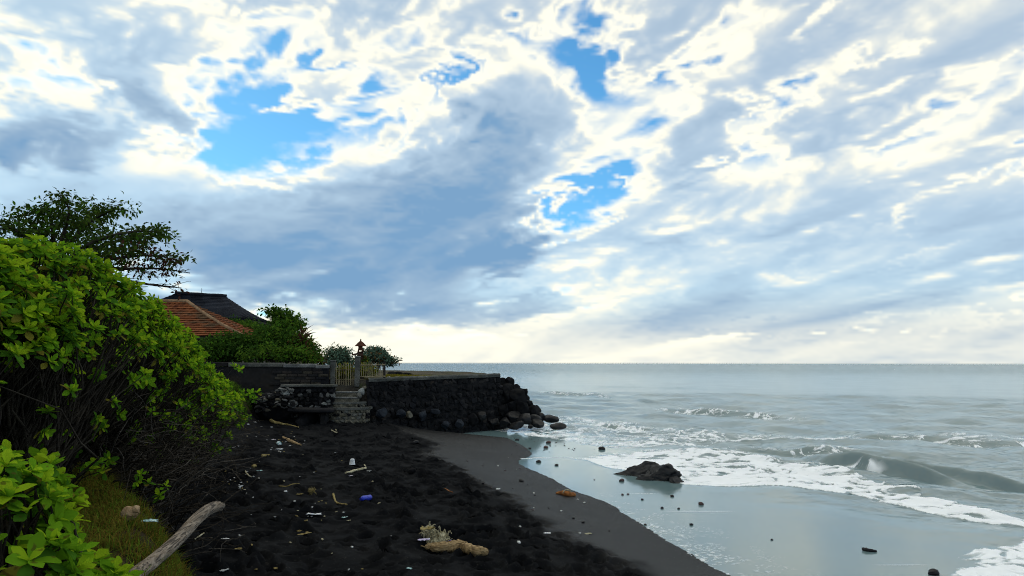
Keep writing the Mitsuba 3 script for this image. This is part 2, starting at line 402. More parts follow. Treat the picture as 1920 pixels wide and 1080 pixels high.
gx = axis((-60, -12, 1.5), (-12, -6.5, .12), (-6.5, 3.6, .04), (3.6, 8, .2), (8, 40, 2.0))
gy = axis((-14, 4.5, .3), (4.5, 8, .08), (8, 22, .04), (22, 29.2, .06))
GX, GY = np.meshgrid(gx, gy, indexing='ij')
GZ, SOFT = land_height(GX, GY)
_r = rng_of(5)
for _ in range(3400):                            # footprints and wind-worn hollows in the soft sand
    cx, cy = _r.uniform(-9, 2.4), 6.5 + 21.5 * _r.random() ** 1.3
    big = _r.random() < .35
    la, lb, dp = (_r.uniform(.13, .22), _r.uniform(.07, .11), _r.uniform(.08, .15)) if big else (_r.uniform(.06, .14), _r.uniform(.04, .08), _r.uniform(.02, .055))
    an = _r.uniform(0, np.pi)
    i0, i1 = np.searchsorted(gx, [cx - .5, cx + .5])
    j0, j1 = np.searchsorted(gy, [cy - .5, cy + .5])
    if i1 <= i0 or j1 <= j0:
        continue
    u, v = GX[i0:i1, j0:j1] - cx, GY[i0:i1, j0:j1] - cy
    uu, vv = u * np.cos(an) + v * np.sin(an), v * np.cos(an) - u * np.sin(an)
    r = np.sqrt((uu / la) ** 2 + (vv / lb) ** 2)
    GZ[i0:i1, j0:j1] += SOFT[i0:i1, j0:j1] * dp * (.38 * np.exp(-((r - 1.45) / .38) ** 2) - np.exp(-(r / .95) ** 4))
# one old line of prints along the firm sand
for k in range(46):
    t = k / 46
    cx, cy = -2.6 + 3.9 * t + _r.normal() * .12, 22.5 - 13 * t + _r.normal() * .2
    i0, i1 = np.searchsorted(gx, [cx - .3, cx + .3])
    j0, j1 = np.searchsorted(gy, [cy - .3, cy + .3])
    r = np.hypot((GX[i0:i1, j0:j1] - cx) / .09, (GY[i0:i1, j0:j1] - cy) / .13)
    GZ[i0:i1, j0:j1] += .02 * (.4 * np.exp(-((r - 1.4) / .4) ** 2) - np.exp(-(r / .9) ** 4))


def grid_faces(n, m):
    i, j = np.meshgrid(np.arange(n - 1), np.arange(m - 1), indexing='ij')
    a = i * m + j
    return np.stack([a, a + m, a + m + 1, a + 1], -1).reshape(-1, 4)


from scipy.interpolate import RegularGridInterpolator
_ground = RegularGridInterpolator((gx, gy), GZ, bounds_error=False, fill_value=0.0)


def ground_z(x, y):
    return float(_ground([[x, y]])[0])


def on_ground(px, py, water=False):
    """Where the line of sight through a pixel of the photograph meets the sand (or the film of water on it)."""
    p = at(px, py, 1.0)
    d = p - np.array([0, 0, EYE])
    Y = np.linspace(4, 60, 6000)
    pts = np.array([0, 0, EYE]) + Y[:, None] * d
    z = _ground(pts[:, :2])
    if water:
        z = np.maximum(z, 0)
    k = int(np.argmax(pts[:, 2] < z))
    return np.array([pts[k, 0], pts[k, 1], z[k]])


def sand_color(p, n, uv):
    g = noise(p.x * 130, p.y * 130, p.z * 130)
    l = fbm(p.x * 1.1, p.y * 1.1, 0, 3)
    c = mix((.0032, .0037, .0048), (.0078, .0083, .0094), smoothstep(.3, .7, l)) * (.6 + .8 * g)
    light = smoothstep(.80, .93, noise(p.x * 55 + 5, p.y * 55, p.z * 55))
    c = mix(c, (.06, .057, .05), light * .3)
    humus = smoothstep(1.02, 1.35, p.z + .3 * (fbm(p.x * 4, p.y * 4, 0, 3) - .5)) * (1 - smoothstep(26.5, 27.5, p.y))
    return mix(c, mix((.014, .011, .006), (.03, .022, .009), l), humus)


def firm(p):
    sd = pl(p.y, SHORE_Y, SHORE_X) - p.x
    lim = pl(p.y, SOFT_Y, SOFT_D)
    return smoothstep(lim + .45, lim - .25, sd + .9 * (fbm(p.x * 1.6, p.y * 1.6, 0, 3) - .5))


sand_bump = lambda p, n, uv: .010 * fbm(p.x * 26, p.y * 26, p.z * 26, 3) * (1 - .93 * firm(p))
mat('sand_dry', sand_color, .95, .10, sand_bump, 6e-3, False)
mat('sand_wet', sand_color, .6, .24, sand_bump, 6e-3, False)
scene['sand'] = {'type': 'twosided', 'bsdf': {'type': 'blendbsdf', 'weight': proc(lambda p, n, uv: firm(p)), 'a': {'type': 'ref', 'id': 'sand_dry'}, 'b': {'type': 'ref', 'id': 'sand_wet'}}}
structure('beach', ((np.stack([GX, GY, GZ], -1).reshape(-1, 3)), grid_faces(len(gx), len(gy))), 'sand', 'black volcanic sand beach pitted with footprints below the shrubs', smooth=True)

# ================================================================ the sea
rr = [5.0]
while rr[-1] < 9000:
    r_ = rr[-1]
    rr.append(r_ * (1 + (.006 if r_ < 10 else .0036 if r_ < 30 else .007 if r_ < 75 else .03 if r_ < 600 else .12)))
rr = np.array(rr)
aa = np.radians(axis((-85, -8, 2.5), (-8, 38, .10), (38, 100, 1.5)))
R_, A_ = np.meshgrid(rr, aa, indexing='ij')
SX, SY = R_ * np.sin(A_), R_ * np.cos(A_)
STEP = np.gradient(rr)[:, None] * np.ones_like(A_)
S_ = SX - pl_np(SY, SHORE_Y, SHORE_X)
sstep = lambda a, b, q: (lambda t: t * t * (3 - 2 * t))(np.clip((q - a) / (b - a), 0, 1))
OPEN = np.clip(sstep(1.2, 7.0, S_) * sstep(15, 25, SY + .9 * SX - 1.5) + sstep(28, 40, SY) * sstep(.3, 2.5, S_), 0, 1)
Z_ = np.zeros_like(SX)
_r = rng_of(9)
for k in range(44):                              # chop
    lam = .45 * (17.0 ** _r.random())
    th = np.radians(-128 + _r.normal() * 38)
    am = .0050 * lam ** .93
    Z_ += am * np.sin(2 * np.pi / lam * (SX * np.cos(th) + SY * np.sin(th)) + _r.random() * 6.28 + 2.2 * meshkit.noise(np.stack([SX, SY, 0 * SX], -1) * .11, k)) * np.clip(lam / (3 * STEP) - 1, 0, 1)
Z_ += .045 * (meshkit.fbm(np.stack([SX * 1.9, SY * 2.6, 0 * SX], -1), 4, 77) - .5) * np.clip(1.5 - STEP / .25, 0, 1)
Z_ *= OPEN
CRESTS = [  # crest line (x, y), height, front width, back width, trough in front
    ([(8.7, 22.2), (9.2, 21.6), (9.66, 20.8), (10.2, 20.0), (10.6, 19.2), (11.2, 18.5)], .30, .30, .95, .95, .62),
    ([(9.6, 22.6), (10.5, 20.9), (11.1, 19.9), (11.6, 19.0), (12.1, 17.5), (13.6, 15.3), (16, 13.2)], .19, .26, .8, .9, .6),
    ([(6.9, 25.2), (8.6, 25.0), (10.6, 24.6), (11.5, 24.0)], .09, .25, .8, .8, .9),
    ([(9.0, 47.5), (10.0, 45.0), (11.9, 43.4), (14.2, 41.0), (16, 38)], .17, .4, 1.0, .7, .9),
    ([(9.3, 57), (10.4, 55), (12, 53)], .12, .5, 1.0, .5, .9),
    ([(12.6, 30.6), (14, 30.0), (16.2, 29.3), (17.2, 28.0), (19.5, 27.2), (22, 26.5)], .10, .3, 1.0, .8, .95),
    ([(1.5, 73), (4.5, 69), (7, 66), (9, 63)], .16, .5, 1.2, .6, 1),
    ([(3.6, 34.6), (4.4, 34.0), (5.9, 32.9), (6.6, 32.5)], .13, .25, .8, .8, .95),
    ([(18, 42), (24, 40), (32, 36)], .08, .5, 1.2, .6, .95),
    ([(6, 95), (16, 90), (30, 80)], .12, .7, 1.8, .5, 1),
]
for pts, h, wf, wb, tr, cs in CRESTS:
    pts = np.array(pts)
    yc = np.interp(SX, pts[:, 0], pts[:, 1])
    wob = 1 + .5 * (meshkit.fbm(np.stack([SX * .9, 0 * SX + len(pts), 0 * SX], -1), 3, 6) - .5)
    d = (SY - yc) * cs + .25 * (meshkit.fbm(np.stack([SX, SY, 0 * SX], -1) * .8, 2, 7) - .5)
    L = pts[-1, 0] - pts[0, 0]
    env = sstep(pts[0, 0], pts[0, 0] + .22 * L, SX) * (1 - sstep(pts[-1, 0] - .35 * L, pts[-1, 0], SX))
    prof = np.where(d > 0, np.exp(-(d / wb) ** 2), np.exp(-(d / wf) ** 2)) - tr * np.exp(-((d + 2.0 * wf) / (1.15 * wf)) ** 2) * .75
    Z_ += h * env * wob * prof


# foam: bands of froth left by the last waves, each between two lines of the sea's surface
FOAM_A = ([1.8, 2.6, 3.1, 4.3, 5.2, 6.2, 7.2, 8.2, 8.6, 9.4, 12, 20], [22.8, 21.3, 20.4, 18.1, 17.65, 17.75, 16.75, 15.45, 14.4, 13.65, 11.6, 8.0],
          [1.8, 2.5, 4.3, 6.3, 7.3, 8.0, 8.9, 9.3, 9.8, 12, 20], [23.2, 24.1, 25.3, 25.9, 24.2, 22.9, 21.2, 17.0, 14.9, 12.5, 8.9])
FOAM_B = ([-2.6, -.9, .4, 1.6, 2.7, 3.6, 6.5, 8.5], [34.2, 32.3, 30.6, 28.6, 26.9, 25.6, 26.4, 28.5], [-2.6, 0, 1.8, 3.5, 5.4, 6.9, 8.5], [36, 38.0, 41.5, 41.0, 37.5, 34.0, 30.0])
FOAM_C = ([3.9, 5.2, 5.75, 6.4, 7.35, 8.65, 12, 20], [9.6, 9.7, 9.75, 9.9, 10.1, 10.3, 9.3, 6.0], [3.9, 5.2, 5.75, 6.4, 7.35, 8.65, 12, 20], [9.75, 10.2, 10.5, 11.05, 11.85, 12.6, 10.8, 7.5])


def foam(p):
    """How much froth covers the water at a point."""
    x, y = p.x, p.y
    wx, wy = fbm(x * 1.1, y * 1.1, 1, 3) - .5, fbm(x * 1.1 + 9, y * 1.1, 7, 3) - .5
    X, Y = x + .8 * wx, y + .9 * wy
    fine_ = fbm(x * 2.6 + 3 * wx, y * 3.4 + 3 * wy, 0, 4)
    lace = 1 - dr.abs(2 * fbm(x * 2.3 + 4 * wy, y * 2.6 + 4 * wx, 4, 4) - 1) * 1.9        # thin winding threads
    total = mi.Float(0)
    for (xa, ya, xb, yb), sharp, fill, soft in ((FOAM_A, .16, .60, 1.6), (FOAM_B, .5, .30, 1.6), (FOAM_C, .16, .56, .35)):
        lo, hi = pl(X, xa, ya), pl(X, xb, yb)
        a, b = (Y - lo) / sharp, (hi - Y) / soft
        inside = dr.clip(dr.minimum(a, b), 0, 1)
        cover = dr.clip(inside * fill + .12 * smoothstep(3.5, .0, Y - lo) * inside, 0, 1)
        body = smoothstep(1 - cover - .10, 1 - cover + .16, .45 * fine_ + .62 * lace)
        edge = smoothstep(.0, .05, Y - lo) * smoothstep(.26, .07, Y - lo) * smoothstep(-.1, .5, hi - Y) * smoothstep(.30, .48, fine_)
        total = dr.maximum(total, dr.maximum(body * smoothstep(0, .15, inside), edge))
    # breaking lips
    for (xs, ys, w, am) in (([8.5, 8.8, 9.3, 9.75], [22.2, 21.8, 21.0, 20.2], .35, 1.0),):
        on = smoothstep(xs[0] - .2, xs[0] + .1, X) * smoothstep(xs[-1] + .2, xs[-1] - .15, X)
        total = dr.maximum(total, on * am * smoothstep(w, 0, dr.abs(Y - pl(X, xs, ys) + .2)) * smoothstep(.46, .60, .5 * fine_ + .5 * lace))
    for cr, am in ((CRESTS[3][0], .55), (CRESTS[5][0], .35), (CRESTS[7][0], .8), (CRESTS[2][0], .3), (CRESTS[6][0], .5)):
        xs, ys = [q[0] for q in cr], [q[1] for q in cr]
        on = smoothstep(xs[0], xs[0] + .8, X) * smoothstep(xs[-1], xs[-1] - .8, X)
        dd = Y - pl(X, xs, ys)
        total = dr.maximum(total, on * smoothstep(-1.6, -.4, dd) * smoothstep(.9, .1, dd) * smoothstep(.70 - .14 * am, .84 - .14 * am, .5 * fine_ + .5 * lace))
    # specks of bubbles in the film beside the sand, and thin streaks drawn out by the backwash
    sd = x - pl(y, SHORE_Y, SHORE_X)
    bub = smoothstep(1.5, .1, sd) * smoothstep(-.15, .02, sd) * smoothstep(17.5, 12.5, y) * smoothstep(.66, .80, noise(x * 26, y * 26, 2)) * smoothstep(.35, .6, fbm(x * 2.5, y * 2.5, 5, 3))
    st = smoothstep(.765, .83, fbm(x * .35 + 2, y * 4.2 + .5 * wx, 8, 2)) * smoothstep(.7, 1.6, sd) * smoothstep(18.0, 16.5, y)
    return dr.clip(dr.maximum(total, dr.maximum(.62 * bub, .35 * st)), 0, 1)


def water_color(p, n, uv):
    """Sea water clouded with fine sand."""
    return mi.Color3f(.112, .176, .186) * (.88 + .24 * fbm(p.x * .35, p.y * .35, 0, 4))


def ripple(p, n, uv):
    s = p.x - pl(p.y, SHORE_Y, SHORE_X)
    live = smoothstep(1.5, 6.5, s) * smoothstep(15, 22, p.y + .7 * p.x)
    near = .036 * fbm(p.x * 3.1, p.y * 3.9, 0, 4) * (.03 + .97 * live)
    gust = .25 + 1.5 * smoothstep(.35, .7, fbm(p.x * .012 + 3, p.y * .03, 1, 3))          # cat's paws of wind
    far = .075 * gust * fbm(p.x * .45, p.y * .6, 3, 3) * smoothstep(35, 85, p.y) * smoothstep(350, 120, p.y)
    return near * smoothstep(300, 100, p.y) + far


scene['water'] = {'type': 'bumpmap', 'arbitrary': proc(ripple, 8e-3), 'scale': 1.0, 'bsdf': {
    'type': 'principled', 'base_color': proc(water_color), 'roughness': proc(lambda p, n, uv: .13 - .03 * smoothstep(14, 24, p.y) + .17 * smoothstep(50, 300, p.y)), 'specular': .75}}
scene['froth'] = {'type': 'bumpmap', 'arbitrary': proc(lambda p, n, uv: .02 * fbm(p.x * 16, p.y * 16, 0, 3), 5e-3), 'scale': 1.0, 'bsdf': {
    'type': 'principled', 'base_color': {'type': 'rgb', 'value': [.90, .92, .94]}, 'roughness': .6, 'specular': .3}}
scene['sea_surface'] = {'type': 'twosided', 'bsdf': {'type': 'blendbsdf', 'weight': proc(lambda p, n, uv: foam(p)), 'a': {'type': 'ref', 'id': 'water'}, 'b': {'type': 'ref', 'id': 'froth'}}}
from types import SimpleNamespace
_near = (SY < 60) & (SX > -4) & (SX < 30)
_m = np.zeros_like(SX)
_m[_near] = np.array(foam(SimpleNamespace(x=mi.Float(SX[_near].astype(np.float32)), y=mi.Float(SY[_near].astype(np.float32)), z=mi.Float(np.zeros(_near.sum(), np.float32)))))
Z_ += _m * (.012 + .055 * OPEN * meshkit.fbm(np.stack([SX, SY, 0 * SX], -1) * 3.5, 4, 61))       # froth stands proud of the water
structure('sea', (np.stack([SX, SY, Z_], -1).reshape(-1, 3), grid_faces(len(rr), len(aa))), 'sea_surface', 'grey blue sea with low waves, froth and a thin backwash over the sand', smooth=True)

# ================================================================ the terrace above the beach
A0, B0 = np.array([-5.45, 27.75]), np.array([-.62, 33.0])      # the two ends of the sea wall's top
POLY = [(-60, 27.9), (-9.2, 27.9), (-7.2, 27.75), (-5.45, 27.75), (-.62, 33.0), (-.9, 36), (-1.6, 40), (-3.6, 46.5), (-7.7, 55), (-15, 68), (-28, 90), (-60, 130)]
from shapely.geometry import Polygon, Point, LineString
_poly = Polygon(POLY)


def terrace_z(x, y):
    q = np.stack([x, y, 0 * x], -1)
    return 2.27 + .10 * np.clip((y - 27.7) / 5.5, 0, 1) + .06 * (meshkit.fbm(q * .8, 3, 41) - .5) + .9 * sstep(-14, -26, x) - .05 * sstep(45, 60, y)


_top = trimesh.creation.extrude_polygon(_poly, 3.2, engine='earcut')
_top = _top.subdivide_to_size(1.3, max_iter=12)
_v = np.array(_top.vertices)
_up = _v[:, 2] > 3.1
_v[_up, 2] = terrace_z(_v[_up, 0], _v[_up, 1])
_v[~_up, 2] = -1.0 + (_v[~_up, 2] / 3.2) * (terrace_z(_v[~_up, 0], _v[~_up, 1]) + 1.0)
structure('ground', (_v, np.array(_top.faces)), 'earth', 'bare earth terrace behind the stone sea wall', smooth=40)

# ---- the rubble sea wall on the terrace's beach side
_r = rng_of(21)
wall = thing('sea_wall', 'dark rubble stone sea wall holding the bare terrace above the beach', 'wall')
DIR = (B0 - A0) / np.linalg.norm(B0 - A0)
OUT = np.array([DIR[1], -DIR[0]])
WL = float(np.linalg.norm(B0 - A0))


def wall_point(u, h):
    """u along the wall, h from the foot (0) to the top (1)."""
    p = A0 + DIR * u
    foot = ground_z(*(p + OUT * .35)) - .15
    foot = max(foot, -.15)
    top = 2.29 + .10 * u / WL
    z = foot + (top - foot) * h
    o = OUT * (.06 + .30 * (1 - h))
    return np.array([p[0] + o[0], p[1] + o[1], z])


core = [[wall_point(u, h) - np.append(OUT * .01, 0) for h in np.linspace(0, .985, 9)] for u in np.linspace(-.1, WL + .1, 31)]
core = np.array(core)
part(wall, 'core', (core.reshape(-1, 3), grid_faces(31, 9)), 'stone_dark')
stone_n = 0
rows_ = np.linspace(.04, .90, 9)
for i, h in enumerate(rows_):
    u = _r.uniform(.0, .15)
    while u < WL - .05 and stone_n < 290:
        w = _r.uniform(.17, .36)
        c = wall_point(min(u + w / 2, WL), h + _r.uniform(-.025, .025))
        v, f = hull_stone(_r, (w * .62, .10, .12 + .03 * _r.random()), 15)
        M = rot(0, _r.uniform(-.25, .25), math.atan2(DIR[1], DIR[0]))
        part(wall, 'stone', (v @ M.T + c + np.append(OUT * _r.uniform(-.055, .005), 0), f), _r.choice(['stone_dark', 'stone_dark', 'stone_dark', 'plaster_dark']))
        stone_n += 1
        u += w * .92
# the worn edge on top
cap = []
for u in np.linspace(0, WL, 46):
    p = wall_point(u, 1.0)
    w = .05 * (_r.random() - .5)
    cap.append([p + np.append(OUT * (.05 + w), -.10), p + np.append(OUT * (.07 + w), .0 + w * .3), p + np.append(OUT * (.02 + w), .05 + w * .4), p + np.append(-OUT * (.30 + w), .05 + w * .4)])
part(wall, 'coping', (np.array(cap).reshape(-1, 3), grid_faces(46, 4)), 'concrete', smooth=30)
# the seaward return of the wall
ret = []
for t in np.linspace(0, 1, 14):
    p = np.array([-.62, 33.0]) * (1 - t) + np.array([-.95, 36.2]) * t
    ret.append([np.array([p[0] + .45 * (1 - h) + .1 * _r.random(), p[1], -.3 + 2.72 * h]) for h in np.linspace(0, 1, 8)])
part(wall, 'end_face', (np.array(ret).reshape(-1, 3), grid_faces(14, 8)), 'stone_dark')

# ---- boulders: at the foot of the wall, heaped at its sea end, and out in the water
FOOT = [  # px, py, Y, half sizes, material, label
    (714, 774, 28.6, (.30, .22, .23), 'stone_blue', 'bluish grey squared boulder under the sea wall, first beside the round steps'),
    (752, 777, 29.2, (.22, .20, .19), 'stone_blue', 'bluish grey slanted boulder under the sea wall, second from the round steps'),
    (768, 778, 29.5, (.17, .16, .15), 'stone_brown', 'small brownish stone wedged between two bluish boulders under the sea wall'),
    (793, 780, 30.0, (.32, .18, .22), 'stone_blue', 'long bluish slab leaning on the foot of the sea wall, at its middle'),
    (816, 772, 30.2, (.27, .2, .13), 'stone_blue', 'flat bluish slab lying higher on the foot of the sea wall'),
    (836, 797, 30.2, (.24, .2, .17), 'stone_blue', 'dull grey boulder half sunk in sand under the middle of the wall'),
    (861, 794, 31.0, (.30, .2, .18), 'stone_blue', 'rounded bluish boulder at the foot of the sea wall where the froth begins'),
    (775, 797, 29.0, (.20, .18, .12), 'stone_dark', 'low dark stone sunk in sand in front of the sea wall'),
    (888, 786, 31.6, (.26, .2, .24), 'stone_dark', 'dark upright boulder at the foot of the sea wall, next to the froth'),
    (905, 780, 32.2, (.25, .2, .25), 'basalt_wet', 'dark block under the right half of the sea wall'),
    (925, 792, 32.2, (.30, .25, .20), 'basalt_wet', 'dark wet boulder at the edge of the froth below the end of the sea wall'),
    (945, 770, 33.0, (.32, .25, .38), 'stone_dark', 'tall dark boulder leaning on the sea end of the wall'),
]
def wall_front(px):
    """How far in front of the camera the foot of the wall stands along a line of sight."""
    k = (px - 960) / FOCAL
    return float((A0[1] * DIR[0] - A0[0] * DIR[1]) / (DIR[0] - k * DIR[1])) if True else 0


for k, (px, py, Y, s, m, lab) in enumerate(FOOT):
    Y = wall_front(px) - .62
    s = tuple(1.0 * q for q in s)
    single('boulder', (lambda vf: (vf[0] + at(px, py, Y), vf[1]))(rock(300 + k, s, 3, .5)), m, lab, 'boulder', smooth=35)
HEAP = [(952, 742, 33.2, (.34, .28, .36)), (963, 730, 33.4, (.22, .2, .24)), (972, 748, 33.0, (.36, .3, .30)), (960, 765, 32.8, (.36, .3, .30)), (979, 764, 32.7, (.30, .25, .24)),
        (990, 758, 33.2, (.18, .17, .17)), (979, 737, 33.6, (.24, .2, .20)), (996, 774, 32.9, (.26, .24, .24)), (1004, 771, 33.5, (.20, .2, .20)), (965, 785, 32.2, (.32, .3, .22)),
        (985, 786, 32.0, (.30, .26, .19)), (948, 792, 31.8, (.27, .2, .16)), (968, 797, 31.5, (.24, .2, .13)), (1001, 790, 32.3, (.24, .2, .20)), (1013, 782, 33.0, (.17, .15, .15)),
        (981, 751, 33.9, (.26, .2, .2)), (955, 720, 33.7, (.20, .2, .22)), (940, 755, 33.1, (.3, .2, .34)), (1008, 794, 31.9, (.20, .2, .12)), (943, 727, 33.6, (.26, .25, .3))]
HEAP_LABELS = [
    'dark boulder leaning against the upper wall end, second from the top of the heap',
    'dark boulder at the very top of the heap beside the wall end corner',
    'large dark boulder in the middle of the heap, below its top',
    'broad dark boulder in the lower left of the heap, under the wall end',
    'dark boulder on the seaward slope of the heap, at half height',
    'small squarish dark block perched on the seaward slope of the heap',
    'dark boulder on the upper seaward slope of the heap, just under its top',
    'dark boulder at the seaward end of the heap, beside the open water',
    'smaller dark boulder farthest out on the seaward end of the heap']
for k, (px, py, Y, s) in enumerate(HEAP):
    s = tuple(1.55 * q for q in s)
    Y = Y + .15
    single('boulder', (lambda vf: (vf[0] + at(px, py, Y), vf[1]))(rock(400 + k, s, 3, .5)), ['stone_dark', 'basalt_wet'][py > 776],
           HEAP_LABELS[k] if k < len(HEAP_LABELS) else 'dark boulder wedged among the others in the heap at the sea end of the wall', 'boulder', smooth=35, group='dark boulders heaped at the sea end of the wall')
for k, (px, py, Y, s, lab) in enumerate([
        (1034, 785, 33.0, (.42, .3, .17), 'low domed rock in the surf just off the heaped boulders, the farther of two'),
        (1047, 799, 31.0, (.36, .26, .13), 'low domed rock in the surf just off the heaped boulders, the nearer of two'),
        (995, 800, 31.5, (.12, .1, .09), 'small dark stone in the froth in front of the heaped boulders')]):
    single('surf_rock', (lambda vf: (vf[0] + at(px, py, Y), vf[1]))(rock(450 + k, s, 3, .3)), 'basalt_wet', lab, 'rock', smooth=35)

# the big rock in the swash
bv = np.array(ICO[5].vertices)
bf = np.array(ICO[5].faces)


def lump(c, s, seed, ang=.4):
    v, f = rock(seed, s, 5, ang, 1.1)
    cell = np.abs(meshkit.fbm(v * [2.2, 2.2, 3.4] + seed, 2, seed % 31) - .5)
    v = v * (1 + .16 * (meshkit.fbm(v * 2.6 + seed, 3, seed % 50) - .5) - .05 * np.exp(-cell * 30) + .035 * (meshkit.fbm(v * 11, 3, 8) - .5))[:, None]
    h = meshkit.fbm(v * [5, 5, 7] + seed, 3, 17)
    v = v * (1 + .30 * (np.floor(h * 9) / 9 - .5) + .10 * (h - .5))[:, None]
    return v + np.asarray(c), f


_bx = join([lump((3.45, 19.7, .0), (.95, .50, .46), 511, .6), lump((4.05, 18.75, .03), (.66, .52, .47), 512, .6), lump((4.36, 18.25, -.02), (.28, .30, .18), 513), lump((3.62, 18.75, -.03), (.34, .26, .22), 514)])
_c = np.array([3.85, 18.9, 0])
_m = np.array([-.22, 0, 0])
single('beach_rock', ((_bx[0] - _c) * [.86, .80, .76] + _c + _m, _bx[1]),
       'basalt_wet', 'big rugged black rock standing in the swash with froth around it', 'rock', smooth=25)

# ================================================================ steps and gate
def arc_block(cx, cy, r0, z0, z1, a0=-178, a1=-2, n=26, depth=1.1, wob=.0, seed=1, squash=.75):
    """A round-fronted step: a flat top and a curved riser facing the beach."""
    rr_ = rng_of(seed)
    a = np.radians(np.linspace(a0, a1, n))
    rim = np.stack([cx + r0 * np.cos(a), cy + squash * r0 * np.sin(a)], 1) * 1.0
    rim += wob * (rr_.random((n, 2)) - .5)
    pts = np.vstack([rim, [[cx + r0, cy + depth], [cx - r0, cy + depth]]])
    m = trimesh.creation.extrude_polygon(Polygon(pts), z1 - z0, engine='earcut')
    v = np.array(m.vertices)
    v[:, 2] += z0
    return v, np.array(m.faces)


steps = thing('stone_steps', 'rounded rubble stone steps climbing from the beach to the gate', 'steps')
SX0, SY0 = -6.30, 27.35
_r = rng_of(77)
part(steps, 'base', arc_block(SX0 + .12, SY0 + .1, .90, .3, 1.20, seed=3), 'stone_brown')
part(steps, 'slab', arc_block(SX0 + .12, SY0 + .1, .97, 1.20, 1.28, wob=.05, seed=4), 'concrete', smooth=30)
part(steps, 'base', arc_block(SX0 + .05, SY0 + .25, .78, 1.28, 1.40, seed=5), 'stone_brown')
part(steps, 'slab', arc_block(SX0 + .05, SY0 + .25, .84, 1.40, 1.47, wob=.04, seed=6), 'concrete', smooth=30)
# stones of the two round risers
for (cx, cy, r0, z0, z1, rows_n) in ((SX0 + .12, SY0 + .1, .90, .62, 1.20, 5), (SX0 + .05, SY0 + .25, .78, 1.29, 1.40, 1)):
    for rw in range(rows_n):
        a = -175 + _r.uniform(0, 6)
        while a < -8:
            w = _r.uniform(.11, .24)
            da = math.degrees(w / r0)
            z = z0 + (z1 - z0) * (rw + .5) / rows_n
            am = math.radians(a + da / 2)
            v, f = hull_stone(_r, (w * .55, .07, (z1 - z0) / rows_n * .56), 12)
            M = rot(0, _r.uniform(-.12, .12), am + math.pi / 2)
            part(steps, 'stone', (v @ M.T + [cx + r0 * math.cos(am), cy + .75 * r0 * math.sin(am), z], f), _r.choice(['stone_brown', 'stone_brown', 'stone_dark', 'concrete']))
            a += da
for k, (z0, z1, y0, hw, x0) in enumerate(((1.30, 1.64, 27.28, .50, -6.20), (1.50, 1.84, 27.52, .42, -6.18), (1.70, 2.06, 27.78, .40, -6.16))):
    part(steps, 'tread_base', box(x0 - hw, x0 + hw, y0, 28.6, z0, z1 - .05), 'stone_brown')
    v, f = bevel_box((2 * hw + .06, 28.62 - y0, .055), .02)
    part(steps, 'tread', (v + [x0, (y0 + 28.62) / 2 - .03, z1 - .0245], f), 'plaster_pale' if k < 2 else 'concrete')
for k, (px, py, Y, s, m) in enumerate([(678, 735, 27.5, (.13, .16, .15), 'stone_pale'), (674, 742, 27.3, (.11, .13, .12), 'concrete'), (684, 728, 27.7, (.10, .13, .09), 'stone_brown'),
                                       (624, 742, 27.2, (.10, .12, .14), 'stone_pale'), (616, 752, 27.0, (.11, .12, .10), 'stone_pale'), (627, 731, 27.5, (.08, .12, .12), 'stone_pale'), (608, 758, 26.9, (.13, .12, .06), 'stone_pale')]):
    v, f = rock(600 + k, s, 2, .4)
    part(steps, 'cheek_stone', (v + at(px, py, Y), f), m, smooth=35)

GATE_Y = 27.75
for px, hw, top, lab in ((625, .085, 678, 'weathered grey concrete gate post left of the bamboo gate'), (671, .09, 670, 'weathered grey concrete gate post between the bamboo gate and the bamboo fence')):
    p, q = at(px, top, GATE_Y), at(px, 726, GATE_Y)
    post = thing('gate_post', lab, 'gate post')
    v, f = bevel_box((2 * hw, .17, p[2] - q[2]), .015)
    part(post, 'shaft', (v + [p[0], GATE_Y, (p[2] + q[2]) / 2], f), 'concrete')
    v, f = bevel_box((2 * hw + .03, .20, .04), .01)
    part(post, 'cap', (v + [p[0], GATE_Y, p[2] + .02], f), 'plaster_pale')


def pale(owner, name, px, top, bottom, Y, w, m, lean=0.0):
    a, b = at(px + lean, top, Y), at(px, bottom, Y)
    part(owner, name, tube(np.linspace(b, a, 4), [w, w * .95, w * .95, w * .8], 6, True, int(px * 7) % 999, .15), m, smooth=40)


gate = thing('bamboo_gate', 'low bamboo picket gate at the top of the steps', 'gate')
for k, px in enumerate(np.arange(631.5, 667, 4.4)):
    pale(gate, 'picket', px, 682 + _r.uniform(-1.5, 2.5), 723 + _r.uniform(-1, .5), GATE_Y - .05, .019, _r.choice(['bamboo', 'bamboo', 'bamboo_dark']), _r.uniform(-.6, .6))
for py in (694, 716):
    part(gate, 'rail', tube([at(628.5, py + .5, GATE_Y), at(648, py, GATE_Y), at(667.5, py - .3, GATE_Y)], .02, 6), 'bamboo_dark', smooth=40)
fence = thing('bamboo_fence', 'short bamboo picket fence on the terrace right of the gate', 'fence')
for px in np.arange(678, 719, 4.0):
    pale(fence, 'picket', px, 679.5 + _r.uniform(-1.5, 2.5), 706 + _r.uniform(-.5, 1), GATE_Y + .05, .016, _r.choice(['bamboo', 'bamboo', 'bamboo_dark']), _r.uniform(-.8, .8))
for py in (685, 706.5):
    part(fence, 'rail', tube([at(675.5, py + .3, GATE_Y), at(700, py, GATE_Y), at(722.5, py - .6, GATE_Y)], .022, 6), 'bamboo', smooth=40)
p, q = at(721, 678.5, GATE_Y + .08), at(721, 709, GATE_Y + .08)
part(fence, 'end_post', tube(np.linspace(q, p, 3), .045, 8), 'timber_dark', smooth=40)
side = thing('bamboo_fence', 'few short bamboo pickets left of the left gate post', 'fence')
for px in (615.5, 619):
    pale(side, 'picket', px, 692 + _r.uniform(-1, 2), 712, GATE_Y - .05, .016, 'bamboo')
